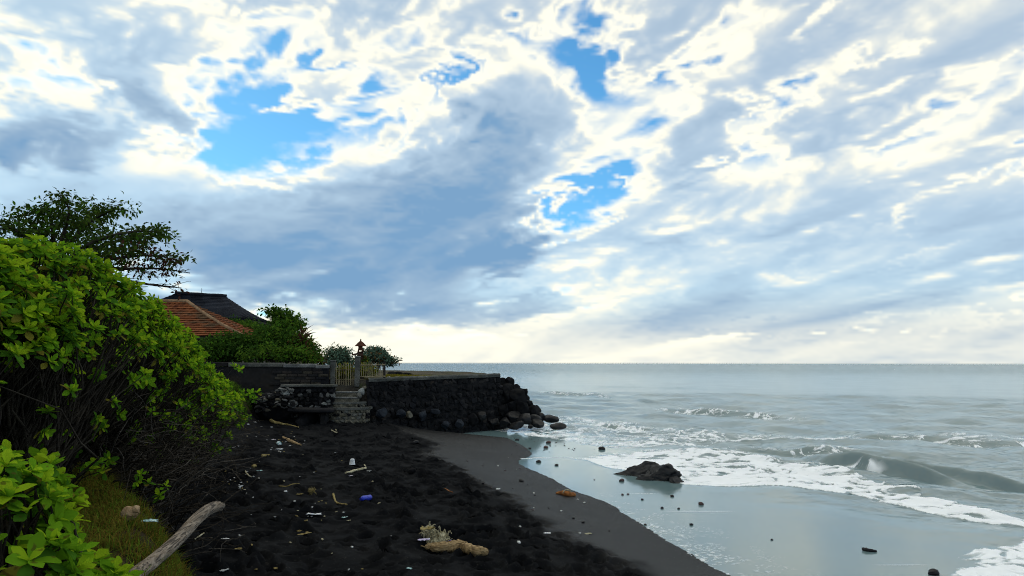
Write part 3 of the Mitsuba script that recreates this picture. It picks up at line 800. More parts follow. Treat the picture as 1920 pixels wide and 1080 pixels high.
part(side, 'rail', tube([at(612, 708, GATE_Y), at(616, 708, GATE_Y), at(621, 708, GATE_Y)], .018, 6), 'bamboo_dark', smooth=40)

# ---- garden wall left of the gate
gw = thing('garden_wall', 'long dark rendered garden wall with a pale crumbling top, left of the gate', 'wall')
WT = 2.90
part(gw, 'body', box(-13.5, -6.86, 27.45, 27.75, 1.6, WT - .16), 'plaster_dark')
for x0, x1, dz, m in ((-13.5, -10.6, .02, 'plaster_dark'), (-10.58, -8.55, .0, 'concrete'), (-8.53, -7.35, -.03, 'plaster_pale'), (-7.33, -6.84, -.06, 'plaster_pale')):
    v, f = bevel_box((x1 - x0, .40, .16 + dz * .5), .025)
    part(gw, 'coping', (v + [(x0 + x1) / 2, 27.6, WT - .08 + dz], f), m)
br = rng_of(88)
for rw in range(6):                               # courses of block that the fallen render has bared
    x = -8.9 + .2 * (rw % 2) + br.uniform(0, .3)
    while x < -6.98:
        v, f = bevel_box((.36, .06, .095), .012)
        if br.random() < .8:
            part(gw, 'block', (v + [x, 27.445 - .008 * br.random(), 2.12 + .105 * rw], f), br.choice(['stone_brown_dark', 'timber_dark', 'plaster_dark', 'plaster_dark']))
        x += .385
# footing, rubble below the wall and the dark ledge
rw_ = thing('retaining_wall', 'low dark rubble retaining wall under the garden wall beside the steps', 'wall')
part(rw_, 'backing', box(-8.35, -6.55, 26.95, 27.44, .5, 2.02), 'stone_dark')
v, f = bevel_box((1.95, .62, .09), .02)
part(rw_, 'ledge', (v + [-7.45, 27.14, 2.065], f), 'concrete')
for rw in range(7):
    x = -8.35 + br.uniform(0, .12)
    while x < -6.62:
        w = br.uniform(.14, .30)
        v, f = hull_stone(br, (w * .58, .10, .095), 13)
        part(rw_, 'stone', (v @ rot(0, br.uniform(-.2, .2), 0).T + [x + w / 2, 26.93 + br.uniform(-.03, .03), .98 + .15 * rw], f), br.choice(['stone_dark', 'stone_dark', 'plaster_dark', 'stone_grey']))
        x += w
slab = thing('stone_ledge', 'dark flat concrete ledge jutting out at the left foot of the steps', 'ledge')
v, f = bevel_box((1.55, .75, .14), .04)
part(slab, 'top', (v @ rot(0, .03, .05).T + [-7.15, 26.45, 1.22], f), 'plaster_dark')
part(slab, 'support', (lambda vf: (vf[0] + [-7.35, 26.6, .85], vf[1]))(rock(71, (.62, .3, .42), 3, .5)), 'stone_dark', smooth=35)
part(slab, 'support', (lambda vf: (vf[0] + [-6.72, 26.6, .8], vf[1]))(bevel_box((.22, .5, .8), .03)), 'plaster_dark')

heap = thing('stone_pile', 'heap of pale grey rubble stones at the foot of the grassy slope', 'stone pile')
hr = rng_of(90)
for k in range(90):
    px, t = hr.uniform(478, 552), hr.random()
    lo, hi = 772 - 10 * (px - 478) / 74, np.interp(px, [478, 500, 528, 552], [752, 742, 729, 728])
    Y = 26.2 + hr.uniform(-.4, .5) + (1 - t) * .2
    s = hr.uniform(.05, .13)
    v, f = hull_stone(hr, (s * 1.5, s, s * .6), 12)
    c = at(px, lo + (hi - lo) * t, Y)
    part(heap, 'stone', (v @ rot(hr.uniform(-.3, .3), hr.uniform(-.3, .3), hr.uniform(0, 3)).T + c, f), hr.choice(['stone_grey', 'stone_grey', 'stone_dark', 'stone_pale' if px > 526 else 'stone_brown']))
part(heap, 'rubble_core', (lambda vf: (vf[0] * [1, 1, 1] + at(515, 765, 26.9), vf[1]))(rock(72, (.85, .5, .55), 3, .3)), 'stone_dark', smooth=35)

# low row of dark rocks on the terrace and scraps on its edge
for k, (px, py, s, lab) in enumerate([(735, 692, (.30, .2, .13), 'dark rock lying on the terrace beside the fence end'), (752, 693.5, (.28, .2, .11), 'dark rock on the terrace, second from the fence end'),
                                      (766, 695, (.26, .2, .10), 'dark rock on the terrace, farthest from the fence')]):
    c = at(px, py, 31.5 + k * .3)
    c[2] = float(terrace_z(np.array(c[0]), np.array(c[1]))) + .06
    single('terrace_rock', (lambda vf: (vf[0] + c, vf[1]))(rock(470 + k, s, 3, .4)), 'stone_dark', lab, 'rock', smooth=35)

# ================================================================ shrine on its post
def square_lathe(profile, c, twist=math.pi / 4):
    """Four-sided solid from (half width, height) pairs."""
    v, f = [], []
    for w, z in profile:
        v += [[sx * w, sy * w, z] for sx, sy in ((-1, -1), (1, -1), (1, 1), (-1, 1))]
    n = len(profile)
    for i in range(n - 1):
        for k in range(4):
            a, b = i * 4 + k, i * 4 + (k + 1) % 4
            f += [[a, b, b + 4], [a, b + 4, a + 4]]
    f += [[0, 2, 1], [0, 3, 2], [4 * n - 4, 4 * n - 3, 4 * n - 2], [4 * n - 4, 4 * n - 2, 4 * n - 1]]
    v = np.array(v) @ rot(0, 0, .35).T
    return v + c, np.array(f)


SHY = 29.4
c0 = at(675.5, 681, SHY)
base_z = float(terrace_z(c0[0], np.array(SHY)))
m_per = SHY / FOCAL
hz = lambda py: (681 - py) * m_per + EYE
shrine = thing('shrine', 'small red brown offering shrine with a pointed roof on a post behind the gate', 'shrine')
o = np.array([c0[0], SHY, 0])
part(shrine, 'post', square_lathe([(.17, base_z - .05), (.15, hz(682)), (.10, hz(680)), (.09, hz(670)), (.13, hz(668.5))], o), 'shrine_stone')
part(shrine, 'lower_body', square_lathe([(.10, hz(668.5)), (.125, hz(667)), (.10, hz(666)), (.10, hz(662)), (.13, hz(661)), (.14, hz(660))], o), 'shrine_stone')
for sx in (-1, 1):
    for sy in (-1, 1):
        part(shrine, 'leg', (lambda vf: (vf[0] @ rot(0, 0, .35).T + o + rot(0, 0, .35) @ np.array([sx * .075, sy * .075, 0]) + [0, 0, (hz(660) + hz(657)) / 2], vf[1]))(bevel_box((.03, .03, hz(657) - hz(660)), .004)), 'shrine_red')
part(shrine, 'house', square_lathe([(.10, hz(657.5)), (.085, hz(656.5)), (.075, hz(651)), (.09, hz(650)), (.10, hz(649.4))], o), 'shrine_red')
part(shrine, 'roof', square_lathe([(.205, hz(649.6)), (.20, hz(648.9)), (.15, hz(646.3)), (.095, hz(643)), (.045, hz(641)), (.028, hz(640.2))], o), 'shrine_red')
part(shrine, 'finial', (lambda m: (np.array(m.vertices) + [o[0], o[1], 0], np.array(m.faces)))(trimesh.creation.revolve([[0, hz(640.4)], [.03, hz(640.2)], [.02, hz(639)], [.035, hz(638)], [.014, hz(637)], [0, hz(635.8)]], sections=10)), 'shrine_red', smooth=40)
wing = np.array([[-.08, 0, .02], [-.2, 0, -.005], [-.33, 0, -.05], [-.31, 0, -.085], [-.17, 0, -.07], [-.08, 0, -.06]])
wv = np.vstack([wing + [0, -.03, 0], wing + [0, .03, 0]]) + o + [0, 0, hz(663)]
part(shrine, 'side_wing', (wv, np.array(trimesh.convex.convex_hull(wv, qhull_options='QbB Pp QJn').faces) if False else np.array([[0, 1, 4], [0, 4, 5], [1, 2, 3], [1, 3, 4], [6, 10, 7], [6, 11, 10], [7, 9, 8], [7, 10, 9]] + [[i, (i + 1) % 6 + 6, (i + 1) % 6] for i in range(6)] + [[i, i + 6, (i + 1) % 6 + 6] for i in range(6)])), 'shrine_stone')

# ================================================================ houses
def strip(rows):
    """A sheet through rows of points (equal lengths)."""
    rows = np.array(rows)
    return rows.reshape(-1, 3), grid_faces(rows.shape[0], rows.shape[1])


def hip_roof(owner, r0, r1, eave_z, x0, x1, y0, y1, courses, m, concave=0.0, tiles=False, lap=.02):
    """r0, r1: ridge ends (left, right); the eaves run round x0..x1, y0..y1. Courses overlap as real steps."""
    r0, r1 = np.array(r0), np.array(r1)
    corners = {'fl': np.array([x0, y0, eave_z]), 'fr': np.array([x1, y0, eave_z]), 'br': np.array([x1, y1, eave_z]), 'bl': np.array([x0, y1, eave_z])}
    faces_ = (('fl', 'fr', r0, r1), ('fr', 'br', r1, r1), ('br', 'bl', r1, r0), ('bl', 'fl', r0, r0))
    out, tv = [], []
    for a, b, ta, tb in faces_:
        A, B = corners[a], corners[b]
        n = np.cross(B - A, (ta + tb) / 2 - A)
        n /= np.linalg.norm(n)
        prof = lambda t, P, Q: P * (1 - t) + Q * t + np.array([0, 0, -concave * math.sin(math.pi * t) * (1 - .3 * t)])
        ts = np.linspace(0, 1, courses + 1)
        L = max(2, int(np.linalg.norm(B - A) / .25)) if tiles else 2
        for i in range(courses):
            lo0, lo1 = prof(ts[i], A, ta), prof(ts[i], B, tb)
            hi0, hi1 = prof(ts[i + 1], A, ta), prof(ts[i + 1], B, tb)
            q = np.linspace(0, 1, L)[:, None]
            low, high = lo0 * (1 - q) + lo1 * q, hi0 * (1 - q) + hi1 * q
            wave = (lap * .35 * np.sin(np.arange(L) * 2.1 + i) if tiles else np.zeros(L))[:, None]
            out.append(strip([low + n * wave * .3, low + n * (lap + wave), high + n * (.004 + wave * .3)]))
    return join(out)


house = thing('tiled_house', 'house with an orange clay tile hip roof rising behind the shrubs', 'house')
RZ = at(351, 567, 36)[2]
EZ = at(455, 631, 33)[2]
part(house, 'wall', box(-20.6, -12.9, 33.7, 38.4, 2.2, EZ - .05), 'wall_render')
part(house, 'roof', hip_roof(house, (-18.6, 36, RZ), (at(351, 567, 36)[0], 36, RZ), EZ, -22.4, at(455, 631, 33)[0], 33, 39, 15, 'terracotta', .10, True, .05), 'terracotta')
rp0, rp1 = np.array([-18.6, 36, RZ + .03]), np.array([at(351, 567, 36)[0], 36, RZ + .03])
part(house, 'ridge_cap', tube(np.linspace(rp0, rp1, 12), .09, 8, True, 3, .15), 'terracotta_cap', smooth=40)
cr = np.array([at(455, 631, 33)[0], 33, EZ + .04])
hip = np.array([rp1 * (1 - t) + cr * t + [0, 0, -.10 * math.sin(math.pi * t)] for t in np.linspace(0, 1, 22)])
part(house, 'hip_cap', tube(hip, .085, 8, True, 4, .2), 'terracotta_cap', smooth=40)
part(house, 'fascia', join([box(-22.3, cr[0] - .05, 33.04, 33.09, EZ - .14, EZ - .02), box(cr[0] - .09, cr[0] - .04, 33.1, 38.9, EZ - .14, EZ - .02)]), 'timber_dark')

house2 = thing('thatched_house', 'house with a steep black thatched hip roof standing behind the orange roof', 'house')
q0, q1 = at(331, 551, 45.5), at(422, 556.5, 47.2)
e1 = at(480, 601.5, 44.0)
E2 = e1[2]
part(house2, 'roof', hip_roof(house2, q0, q1, E2, -26.5, e1[0], 43.6, 51, 26, 'thatch_black', .42, False, .03), 'thatch_black')
part(house2, 'ridge_cap', tube(np.linspace(q0 - [.1, 0, -.03], q1 + [.1, 0, .03], 10), .10, 8, True, 6, .2), 'thatch_black', smooth=40)
part(house2, 'wall', box(-25.3, e1[0] - 1.0, 44.7, 50, 2.4, E2 - .05), 'timber_dark')
part(house2, 'fascia', join([box(-26.4, e1[0] - .05, 43.62, 43.68, E2 - .16, E2 - .02), box(e1[0] - .1, e1[0] - .05, 43.7, 50.9, E2 - .16, E2 - .02)]), 'timber_dark')
an = at(378, 553, 46.4)
part(house2, 'antenna', tube([an, an + [0, 0, .25], an + [0, 0, .42]], [.02, .016, .01], 5), 'timber_dark', smooth=40)

# ================================================================ vegetation
def leaf_template(seed, shape='spoon', rows=5):
    """One leaf of length 1 along +x with its face up (+z): folded along the midrib and curling towards the tip."""
    r = rng_of(seed)
    t = np.linspace(0, 1, rows)
    w = {'spoon': .04 + .235 * np.sin(np.pi * np.clip(t, 0, 1) ** 1.6) ** .8, 'oval': .02 + .24 * np.sin(np.pi * t ** .95) ** .9, 'blade': .012 + .055 * np.sin(np.pi * t ** .7)}[shape]
    if shape == 'spoon':
        w[-1] = .09
    bend = r.uniform(-.30, .12)
    z = bend * t ** 2 + .05 * np.sin(3 * t + r.random() * 3)
    fold = r.uniform(.10, .38)
    v = []
    for k in range(rows):
        jig = r.normal() * .02
        v += [[t[k], -w[k] * 1.0, z[k] + fold * w[k] + jig], [t[k] + (.03 if 0 < k < rows - 1 else .035 * (k > 0)), 0, z[k]], [t[k], w[k], z[k] + fold * w[k] - jig]]
    f = []
    for k in range(rows - 1):
        for j in (0, 1):
            a = k * 3 + j
            f += [[a, a + 3, a + 4], [a, a + 4, a + 1]]
    return np.array(v), np.array(f)


SPOON = [leaf_template(700 + k) for k in range(8)]
OVAL = [leaf_template(720 + k, 'oval', 4) for k in range(6)]
SIMPLE = [(np.array([[0, 0, 0], [.45, -.24, .06], [1, 0, -.06], [.45, .24, .06], [.5, 0, 0.]]), np.array([[0, 1, 4], [1, 2, 4], [2, 3, 4], [3, 0, 4]]))]


def frames(d, up_hint, roll):
    """Rotation matrices whose x axis is d and whose z axis is as near as can be to the hint."""
    x = d / np.linalg.norm(d, axis=1, keepdims=True)
    y = np.cross(up_hint, x)
    y /= np.linalg.norm(y, axis=1, keepdims=True) + 1e-9
    z = np.cross(x, y)
    c, s = np.cos(roll)[:, None], np.sin(roll)[:, None]
    return np.stack([x, y * c + z * s, z * c - y * s], 2)


def rosettes(pos, ax, r, n_leaf, length):
    """Leaves spiralling round the tip of each twig: arrays (position, rotation, length, age 0 young .. 1 old)."""
    N = len(pos)
    k = np.tile(np.arange(n_leaf), N)
    P, A = np.repeat(pos, n_leaf, 0), np.repeat(ax / np.linalg.norm(ax, axis=1, keepdims=True), n_leaf, 0)
    keep = r.random(len(k)) < .88
    k, P, A = k[keep], P[keep], A[keep]
    ph = np.repeat(r.random(N) * 6.28, n_leaf)[keep] + k * 2.39996 + r.normal(size=len(k)) * .18
    age = (k + .5) / n_leaf
    e1 = np.cross(A, np.array([0.13, .31, .94]))
    e1 /= np.linalg.norm(e1, axis=1, keepdims=True)
    e2 = np.cross(A, e1)
    incl = np.radians(24 + 76 * age + r.normal(size=len(k)) * 9)
    rad = e1 * np.cos(ph)[:, None] + e2 * np.sin(ph)[:, None]
    d = A * np.cos(incl)[:, None] + rad * np.sin(incl)[:, None] + np.array([0, 0, -.12]) * age[:, None]
    hint = A * np.sin(incl)[:, None] - rad * np.cos(incl)[:, None] + A * .05
    M = frames(d, hint, r.normal(size=len(k)) * .22)
    size = np.repeat(r.uniform(.70, 1.22, N), n_leaf)[keep]
    L = length * size * np.interp(age, [0, .2, .55, 1], [.5, .82, 1.0, .98]) * r.uniform(.85, 1.12, len(k))
    return P - A * (age * length * .28)[:, None], M, L, age


def bake(P, M, L, which, templates):
    out = []
    for t, (v, f) in enumerate(templates):
        s = np.where(which == t)[0]
        if not len(s):
            continue
        w = np.einsum('nij,vj->nvi', M[s], v) * L[s][:, None, None] + P[s][:, None]
        out.append((w.reshape(-1, 3), (f[None] + (np.arange(len(s)) * len(v))[:, None, None]).reshape(-1, 3)))
    return join(out)


CAM = np.array([0, 0, EYE])
TPL_PLY = [mikit.ply(t, None, smooth=True) for t in SPOON]


def in_view(P, m=.06):
    d = P - CAM
    u, w = d[:, 0] / d[:, 1], d[:, 2] / d[:, 1]
    return (d[:, 1] > .5) & (np.abs(u) < .70 + m) & (w > -.33 - m) & (w < .55)


def place_leaves(owner, P, M, L, age, mats, r, templates, n_parts=300, depth_bias=None):
    which = r.integers(0, len(templates), len(P))
    tone = age + r.normal(size=len(P)) * .17
    mi_ = np.where(tone < .30, 0, np.where(tone < .74, 1, 2))
    mi_ = np.where((age > .85) & (r.random(len(P)) < .32), 3, mi_)
    score = np.linalg.norm(P - CAM, axis=1) / L + (0 if depth_bias is None else depth_bias)
    score = np.where(in_view(P, -.01), score, 1e9)
    near = np.argsort(score)[:n_parts]
    near = near[score[near] < 1e8]
    for i in near:
        k = key_for(owner + '__leaf')
        H = np.eye(4)
        H[:3, :3], H[:3, 3] = M[i] * L[i], P[i]
        scene[k] = {**TPL_PLY[which[i]], 'bsdf': {'type': 'ref', 'id': mats[mi_[i]]}, 'to_world': T(H)}
    rest = np.ones(len(P), bool)
    rest[near] = False
    for m in range(len(mats)):
        s = rest & (mi_ == m)
        if s.any():
            part(owner, 'foliage', bake(P[s], M[s], L[s], which[s], templates), mats[m], smooth=True, kind='stuff')


def shell(r, blobs, n, top_only=-.2):
    """Points on the outside of a union of ellipsoids, with normals."""
    blobs = np.asarray(blobs, float)
    area = (blobs[:, 3] * blobs[:, 4] + blobs[:, 4] * blobs[:, 5] + blobs[:, 3] * blobs[:, 5])
    P, N = [], []
    while sum(map(len, P)) < n:
        b = blobs[r.choice(len(blobs), 4000, p=area / area.sum())]
        u = r.normal(size=(4000, 3))
        u /= np.linalg.norm(u, axis=1, keepdims=True)
        rad = b[:, 3:] * (1 - .16 * r.random((4000, 1)) ** 1.5)
        rad = rad * (1 + .34 * (meshkit.fbm(b[:, :3] * 3.1 + u * rad * 2.2, 3, 55) - .5)[:, None])
        p = b[:, :3] + u * rad
        nrm = u / b[:, 3:]
        nrm /= np.linalg.norm(nrm, axis=1, keepdims=True)
        ok = nrm[:, 2] > top_only + .2 * r.normal(size=4000)
        for q in blobs:
            ok &= (((p - q[:3]) / q[3:]) ** 2).sum(1) > .70
        P.append(p[ok])
        N.append(nrm[ok])
    return np.vstack(P)[:n], np.vstack(N)[:n]


def branch_to(r, a, b, r0, r1, n=7, sag=.12, sides=5):
    d = b - a
    L = np.linalg.norm(d)
    t = np.linspace(0, 1, n)[:, None]
    side = np.cross(d, [0, 0, 1.0])
    side /= np.linalg.norm(side) + 1e-9
    p = a + d * t + np.array([0, 0, 1.0]) * (sag * L * np.sin(np.pi * t) * r.uniform(-.3, 1)) + side * (L * .10 * r.normal() * np.sin(np.pi * t))
    p[1:-1] += r.normal(size=(n - 2, 3)) * L * .022
    return tube(p, np.linspace(r0, r1, n), sides, False)


def shrub(name, label, blobs, n_ros, leaf, bases, seed, top=-.2, n_leaf=11, inner=0, low=0, n_parts=300, group=None):
    r = rng_of(seed)
    o = thing(name, label, 'shrub', group)
    P, N = shell(r, blobs, n_ros, top)
    if low:
        Pl, Nl = shell(r, blobs, low, -1.0)
        ok = Nl[:, 2] < .1
        P, N = np.vstack([P, Pl[ok]]), np.vstack([N, Nl[ok]])
    A = N * .75 + np.array([0, 0, .55]) + r.normal(size=P.shape) * .28
    if inner:
        b = np.asarray(blobs)[r.integers(0, len(blobs), inner)]
        u = r.normal(size=(inner, 3))
        u /= np.linalg.norm(u, axis=1, keepdims=True)
        Pi = b[:, :3] + u * b[:, 3:] * r.uniform(.45, .85, (inner, 1))
        P, A = np.vstack([P, Pi]), np.vstack([A, u * .5 + [0, 0, .6] + r.normal(size=(inner, 3)) * .4])
    place_leaves(o, *rosettes(P, A, r, n_leaf, leaf), ['leaf_young', 'leaf_mid', 'leaf_deep', 'leaf_old'], r, SPOON, n_parts)
    bases = np.asarray(bases, float)
    br = []
    for p, a in zip(P, A):
        b = bases[np.argmin(np.linalg.norm(bases[:, :2] - p[:2], axis=1) * r.uniform(.7, 1.3, len(bases)))]
        k = r.uniform(.30, .62)
        start = b + (p - b) * k + r.normal(size=3) * .10 if r.random() < .75 else b + r.normal(size=3) * [.12, .12, 0]
        br.append(branch_to(r, start, p - a / np.linalg.norm(a) * .02, r.uniform(.008, .014), .0045, 6))
    for b in bases:
        for _ in range(7):
            p = P[r.integers(len(P))]
            q = P[np.argmin(np.linalg.norm(P - (b + [0, 0, 1.2]) + r.normal(size=3) * .8, axis=1))]
            br.append(branch_to(r, b + r.normal(size=3) * [.1, .1, 0], b + (q - b) * .7, r.uniform(.02, .034), .010, 8))
    part(o, 'branches', join(br), 'twig', smooth=True)
    return o, P


bank = lambda x, y: np.array([x, y, ground_z(x, y)])

# the long hedge of beach shrubs on the edge of the bank
B1 = [(-5.3, 5.6, 2.95, 1.75, 1.4, 1.25), (-4.75, 7.2, 2.95, 1.05, 1.3, 1.18), (-6.3, 7.6, 3.1, 1.6, 1.6, 1.35), (-4.25, 5.9, 2.75, .75, .9, .80)]
shrub('beach_shrub', 'big dense shrub with broad bright green leaf rosettes filling the left edge', B1, 1750, .098,
      [bank(-4.9, 5.6), bank(-5.2, 7.2), bank(-5.8, 6.4), bank(-4.5, 6.6)], 801, .22, 12, inner=90, low=50)
B2 = [(-5.45, 9.4, 2.85, 1.0, 1.5, 1.25), (-5.72, 11.4, 2.52, .95, 1.4, 1.15), (-6.4, 10.0, 2.6, 1.2, 2.0, 1.3)]
shrub('beach_shrub', 'green leafy shrub with bare tangled lower twigs, in the middle of the hedge', B2, 1200, .105,
      [bank(-5.6, 9.0), bank(-5.8, 10.4), bank(-6.0, 11.6)], 802, .05, 11, inner=50, low=120)
B3 = [(-5.95, 13.4, 2.0, .8, 1.2, 1.0), (-6.3, 15.2, 1.72, .75, 1.2, .85), (-6.9, 14.4, 2.1, 1.0, 1.7, 1.0)]
shrub('beach_shrub', 'smaller green shrub trailing down at the far end of the hedge', B3, 560, .112,
      [bank(-6.4, 13.2), bank(-6.6, 14.6), bank(-7.0, 15.6)], 803, .1, 10, inner=40, low=80)
# the young shrub in the near left corner
B4 = [(-2.85, 3.9, 1.95, .50, .45, .45), (-3.25, 4.6, 1.90, .50, .5, .48), (-2.45, 3.80, 1.78, .30, .28, .30), (-2.95, 4.35, 1.85, .36, .4, .40), (-2.25, 3.85, 1.56, .24, .2, .2), (-2.40, 4.15, 1.62, .26, .24, .24)]
shrub('beach_shrub', 'young yellow green shrub with large shiny leaves in the near left corner', B4, 250, .122,
      [bank(-2.7, 3.9), bank(-3.0, 4.4), bank(-2.4, 4.0)], 804, -.3, 10, inner=6)

# bare twigs spilling out under the hedge over the sand
r = rng_of(830)
tw = thing('dead_branches', 'tangle of bare grey brown twigs spilling from under the hedge over the sand', 'branches')
groups_ = {'twig': [], 'twig_grey': []}
for k in range(330):
    y = r.uniform(8.3, 15.5)
    x = pl_np(y, BANK_Y, BANK_X)
    a = bank(x - r.uniform(.1, .9), y + r.normal() * .2) + [0, 0, r.uniform(-.1, .5)]
    d = np.array([r.uniform(.5, 1.5), r.uniform(-1.3, .7), r.uniform(-.15, 1.05)])
    L = r.uniform(.6, 1.7)
    b = a + d / np.linalg.norm(d) * L
    b[2] = max(b[2], ground_z(b[0], b[1]) + .05)
    m = 'twig_grey' if r.random() < .30 else 'twig'
    groups_[m].append(branch_to(r, a, b, r.uniform(.007, .016), .003, 8, .2))
    for _ in range(3):
        t = r.uniform(.4, .95)
        c = a + (b - a) * t
        e = c + r.normal(size=3) * [.22, .22, .18] + [.05, -.05, .05]
        groups_[m].append(branch_to(r, c, e, .005, .002, 5, .2, 4))
for m, g in groups_.items():
    part(tw, 'twigs', join(g), m, smooth=True, kind='stuff')


def sprig(name, label, tips, seed, leaf, base):
    r = rng_of(seed)
    o = thing(name, label, 'plant')
    P = np.array(tips)
    A = r.normal(size=P.shape) * .35 + [.2, -.2, .75]
    place_leaves(o, *rosettes(P, A, r, 9, leaf), ['leaf_young', 'leaf_mid', 'leaf_deep', 'leaf_old'], r, SPOON, 90)
    part(o, 'stems', join([branch_to(r, np.array(base) + r.normal(size=3) * .04, p, .009, .004, 7, .15) for p in P]), 'twig', smooth=True)


sprig('low_plant', 'small green leafy sprig low among the bare twigs above the grass mound', [at(182, 868, 7.4), at(170, 880, 7.3), at(193, 885, 7.4), at(205, 862, 7.7)], 841, .085, bank(-4.6, 7.6))
sprig('low_plant', 'green leafy sprig hanging low beside the dark foot of the hedge', [at(265, 888, 8.2), at(278, 905, 8.1), at(258, 905, 8.0), at(300, 930, 8.0), at(311, 912, 8.2)], 842, .085, bank(-4.5, 8.2))
sprig('low_plant', 'bright green sprig on bare twigs at the right end of the hedge', [at(385, 752, 12.4), at(408, 742, 12.6), at(398, 748, 12.3), at(378, 757, 12.2), at(425, 748, 12.6)], 843, .11, bank(-5.7, 12.2))
sprig('low_plant', 'pale green sprig reaching out above the stone pile', [at(440, 688, 17.5), at(450, 692, 17.3), at(455, 735, 17.5), at(470, 738, 17.5), at(484, 736, 17.6), at(447, 742, 17.2), at(478, 748, 17.4)], 844, .15, bank(-7.0, 17.2))


# ---- trees
def cluster_leaves(r, centers, spread, per, leaf, flat=.5, template=OVAL):
    N = len(centers) * per
    c = np.repeat(centers, per, 0)
    sp = np.repeat(np.broadcast_to(spread, (len(centers),)), per)[:, None]
    off = r.normal(size=(N, 3)) * [1, 1, flat]
    off /= np.maximum(1, np.linalg.norm(off, axis=1, keepdims=True) / 1.6)
    P = c + off * sp
    d = off * .5 + r.normal(size=(N, 3)) * .6 + [0, 0, -.1]
    hint = np.array([0, 0, 1.0]) + r.normal(size=(N, 3)) * .35
    return P, frames(d, hint, r.normal(size=N) * .3), leaf * r.uniform(.7, 1.25, N)


def crown(owner, r, centers, spread, per, leaf, mats, weights, flat=.5, template=OVAL):
    P, M, L = cluster_leaves(r, centers, spread, per, leaf, flat)
    mm = np.repeat(r.choice(len(mats), len(centers), p=weights), per)
    mm = np.where(r.random(len(P)) < .25, r.choice(len(mats), len(P), p=weights), mm)
    w = r.integers(0, len(template), len(P))
    for k in range(len(mats)):
        s = mm == k
        if s.any():
            part(owner, 'crown', bake(P[s], M[s], L[s], w[s], template), mats[k], smooth=True, kind='stuff')


r = rng_of(850)
tree = thing('tall_tree', 'tall spreading tree with flat layered dark branches behind the big left shrub', 'tree')
TD = 21.0
root = np.array([-15.8, TD + .3, 1.6])
fork = at(95, 520, TD)
limbs, tips, red = [], [], []
limbs.append(tube(spline([root, root * .5 + fork * .5 + [.15, 0, 0], fork], 10), np.linspace(.24, .17, 10), 8, False))
LIMBS = [  # pixel paths in the photograph with distances, from the fork outwards
    [(95, 520, 21), (110, 470, 20.6), (125, 420, 20.2), (128, 392, 20.0), (113, 366, 20.0)],
    [(95, 520, 21), (130, 460, 21.5), (165, 420, 21.8), (205, 398, 21.8), (216, 392, 21.7)],
    [(95, 520, 21), (150, 470, 20.3), (205, 445, 19.8), (255, 435, 19.6), (297, 436, 19.6)],
    [(95, 520, 21), (150, 480, 21.3), (215, 455, 21.3), (265, 446, 21.2), (308, 443, 21.0)],
    [(95, 520, 21), (160, 495, 20.2), (225, 485, 19.8), (285, 480, 19.6), (345, 492, 19.4)],
    [(95, 520, 21), (165, 505, 20.8), (235, 505, 20.5), (300, 505, 20.3), (356, 513, 20.2)],
    [(95, 520, 21), (180, 520, 20.2), (240, 528, 20.0), (290, 536, 19.9), (340, 541, 19.8)],
    [(95, 520, 21), (85, 460, 21), (65, 430, 21), (50, 412, 21), (42, 401, 21)],
    [(95, 520, 21), (60, 460, 20.4), (30, 435, 20), (5, 425, 20), (-30, 420, 20)],
    [(95, 520, 21), (120, 460, 22), (140, 430, 22.4), (160, 415, 22.5), (175, 400, 22.6)],
    [(95, 520, 21), (120, 490, 22), (170, 470, 22.6), (225, 470, 22.8), (270, 462, 22.8)],
    [(95, 520, 21), (100, 450, 21), (95, 415, 21), (93, 402, 21), (86, 394, 21)],
]
for k, pth in enumerate(LIMBS):
    c = spline([at(*q) for q in pth], 22)
    limbs.append(tube(c, np.linspace(.075, .012, 22), 6, False))
    n_side = 20
    for j in range(n_side):
        t = .28 + .72 * (j + r.random()) / n_side
        p = c[min(int(t * 21), 21)]
        d = r.normal(size=3) * [1, 1, .28] + [.35, 0, .10]
        L = r.uniform(.25, .95) * (1.25 - t * .75)
        e = p + d / np.linalg.norm(d) * L
        limbs.append(branch_to(r, p, e, .012, .004, 5, .1, 4))
        bare = k in (6,) or (k == 5 and t > .8)
        if bare and r.random() < .85:
            continue
        (red if (k in (4, 5, 6) and t > .40 and r.random() < .75) else tips).append(e)
        if r.random() < .8 and not bare:
            (red if (k in (4, 5) and t > .5 and r.random() < .6) else tips).append(p + (e - p) * .55 + r.normal(size=3) * .06)
part(tree, 'trunk', join(limbs), 'trunk', smooth=True)
tips, red = np.array(tips), np.array(red)
crown(tree, r, tips, .21, 17, .13, ['leaf_tree', 'leaf_tree_light', 'leaf_deep'], [.68, .17, .15], .4)
crown(tree, r, red, .17, 13, .12, ['leaf_red', 'leaf_tree'], [.72, .28], .45)


def bushy(name, label, blobs, n, leaf, mats, weights, seed, base, per=14, spread=.28, trunk_r=.07, category='shrub', top=-.5, flat=.6, twig=True, group=None):
    r = rng_of(seed)
    o = thing(name, label, category, group)
    P, N = shell(r, blobs, n, top)
    inner = P[r.random(n) < .6]
    c = np.asarray(blobs)[:, :3].mean(0)
    P = np.vstack([P, c + (inner - c) * r.uniform(.5, .9, (len(inner), 1))])
    crown(o, r, P, spread * r.uniform(.6, 1.3, len(P)), per, leaf, mats, weights, flat)
    base = np.asarray(base, float)
    tr = [tube(spline([base, (base + c) / 2 + r.normal(size=3) * .05, c], 8), np.linspace(trunk_r, trunk_r * .6, 8), 7, False)]
    for p in P[::3]:
        tr.append(branch_to(r, base + (c - base) * r.uniform(.4, 1), p, trunk_r * .35, .006, 6, .1, 4))
    part(o, 'trunk', join(tr), 'trunk', smooth=True)
    return o


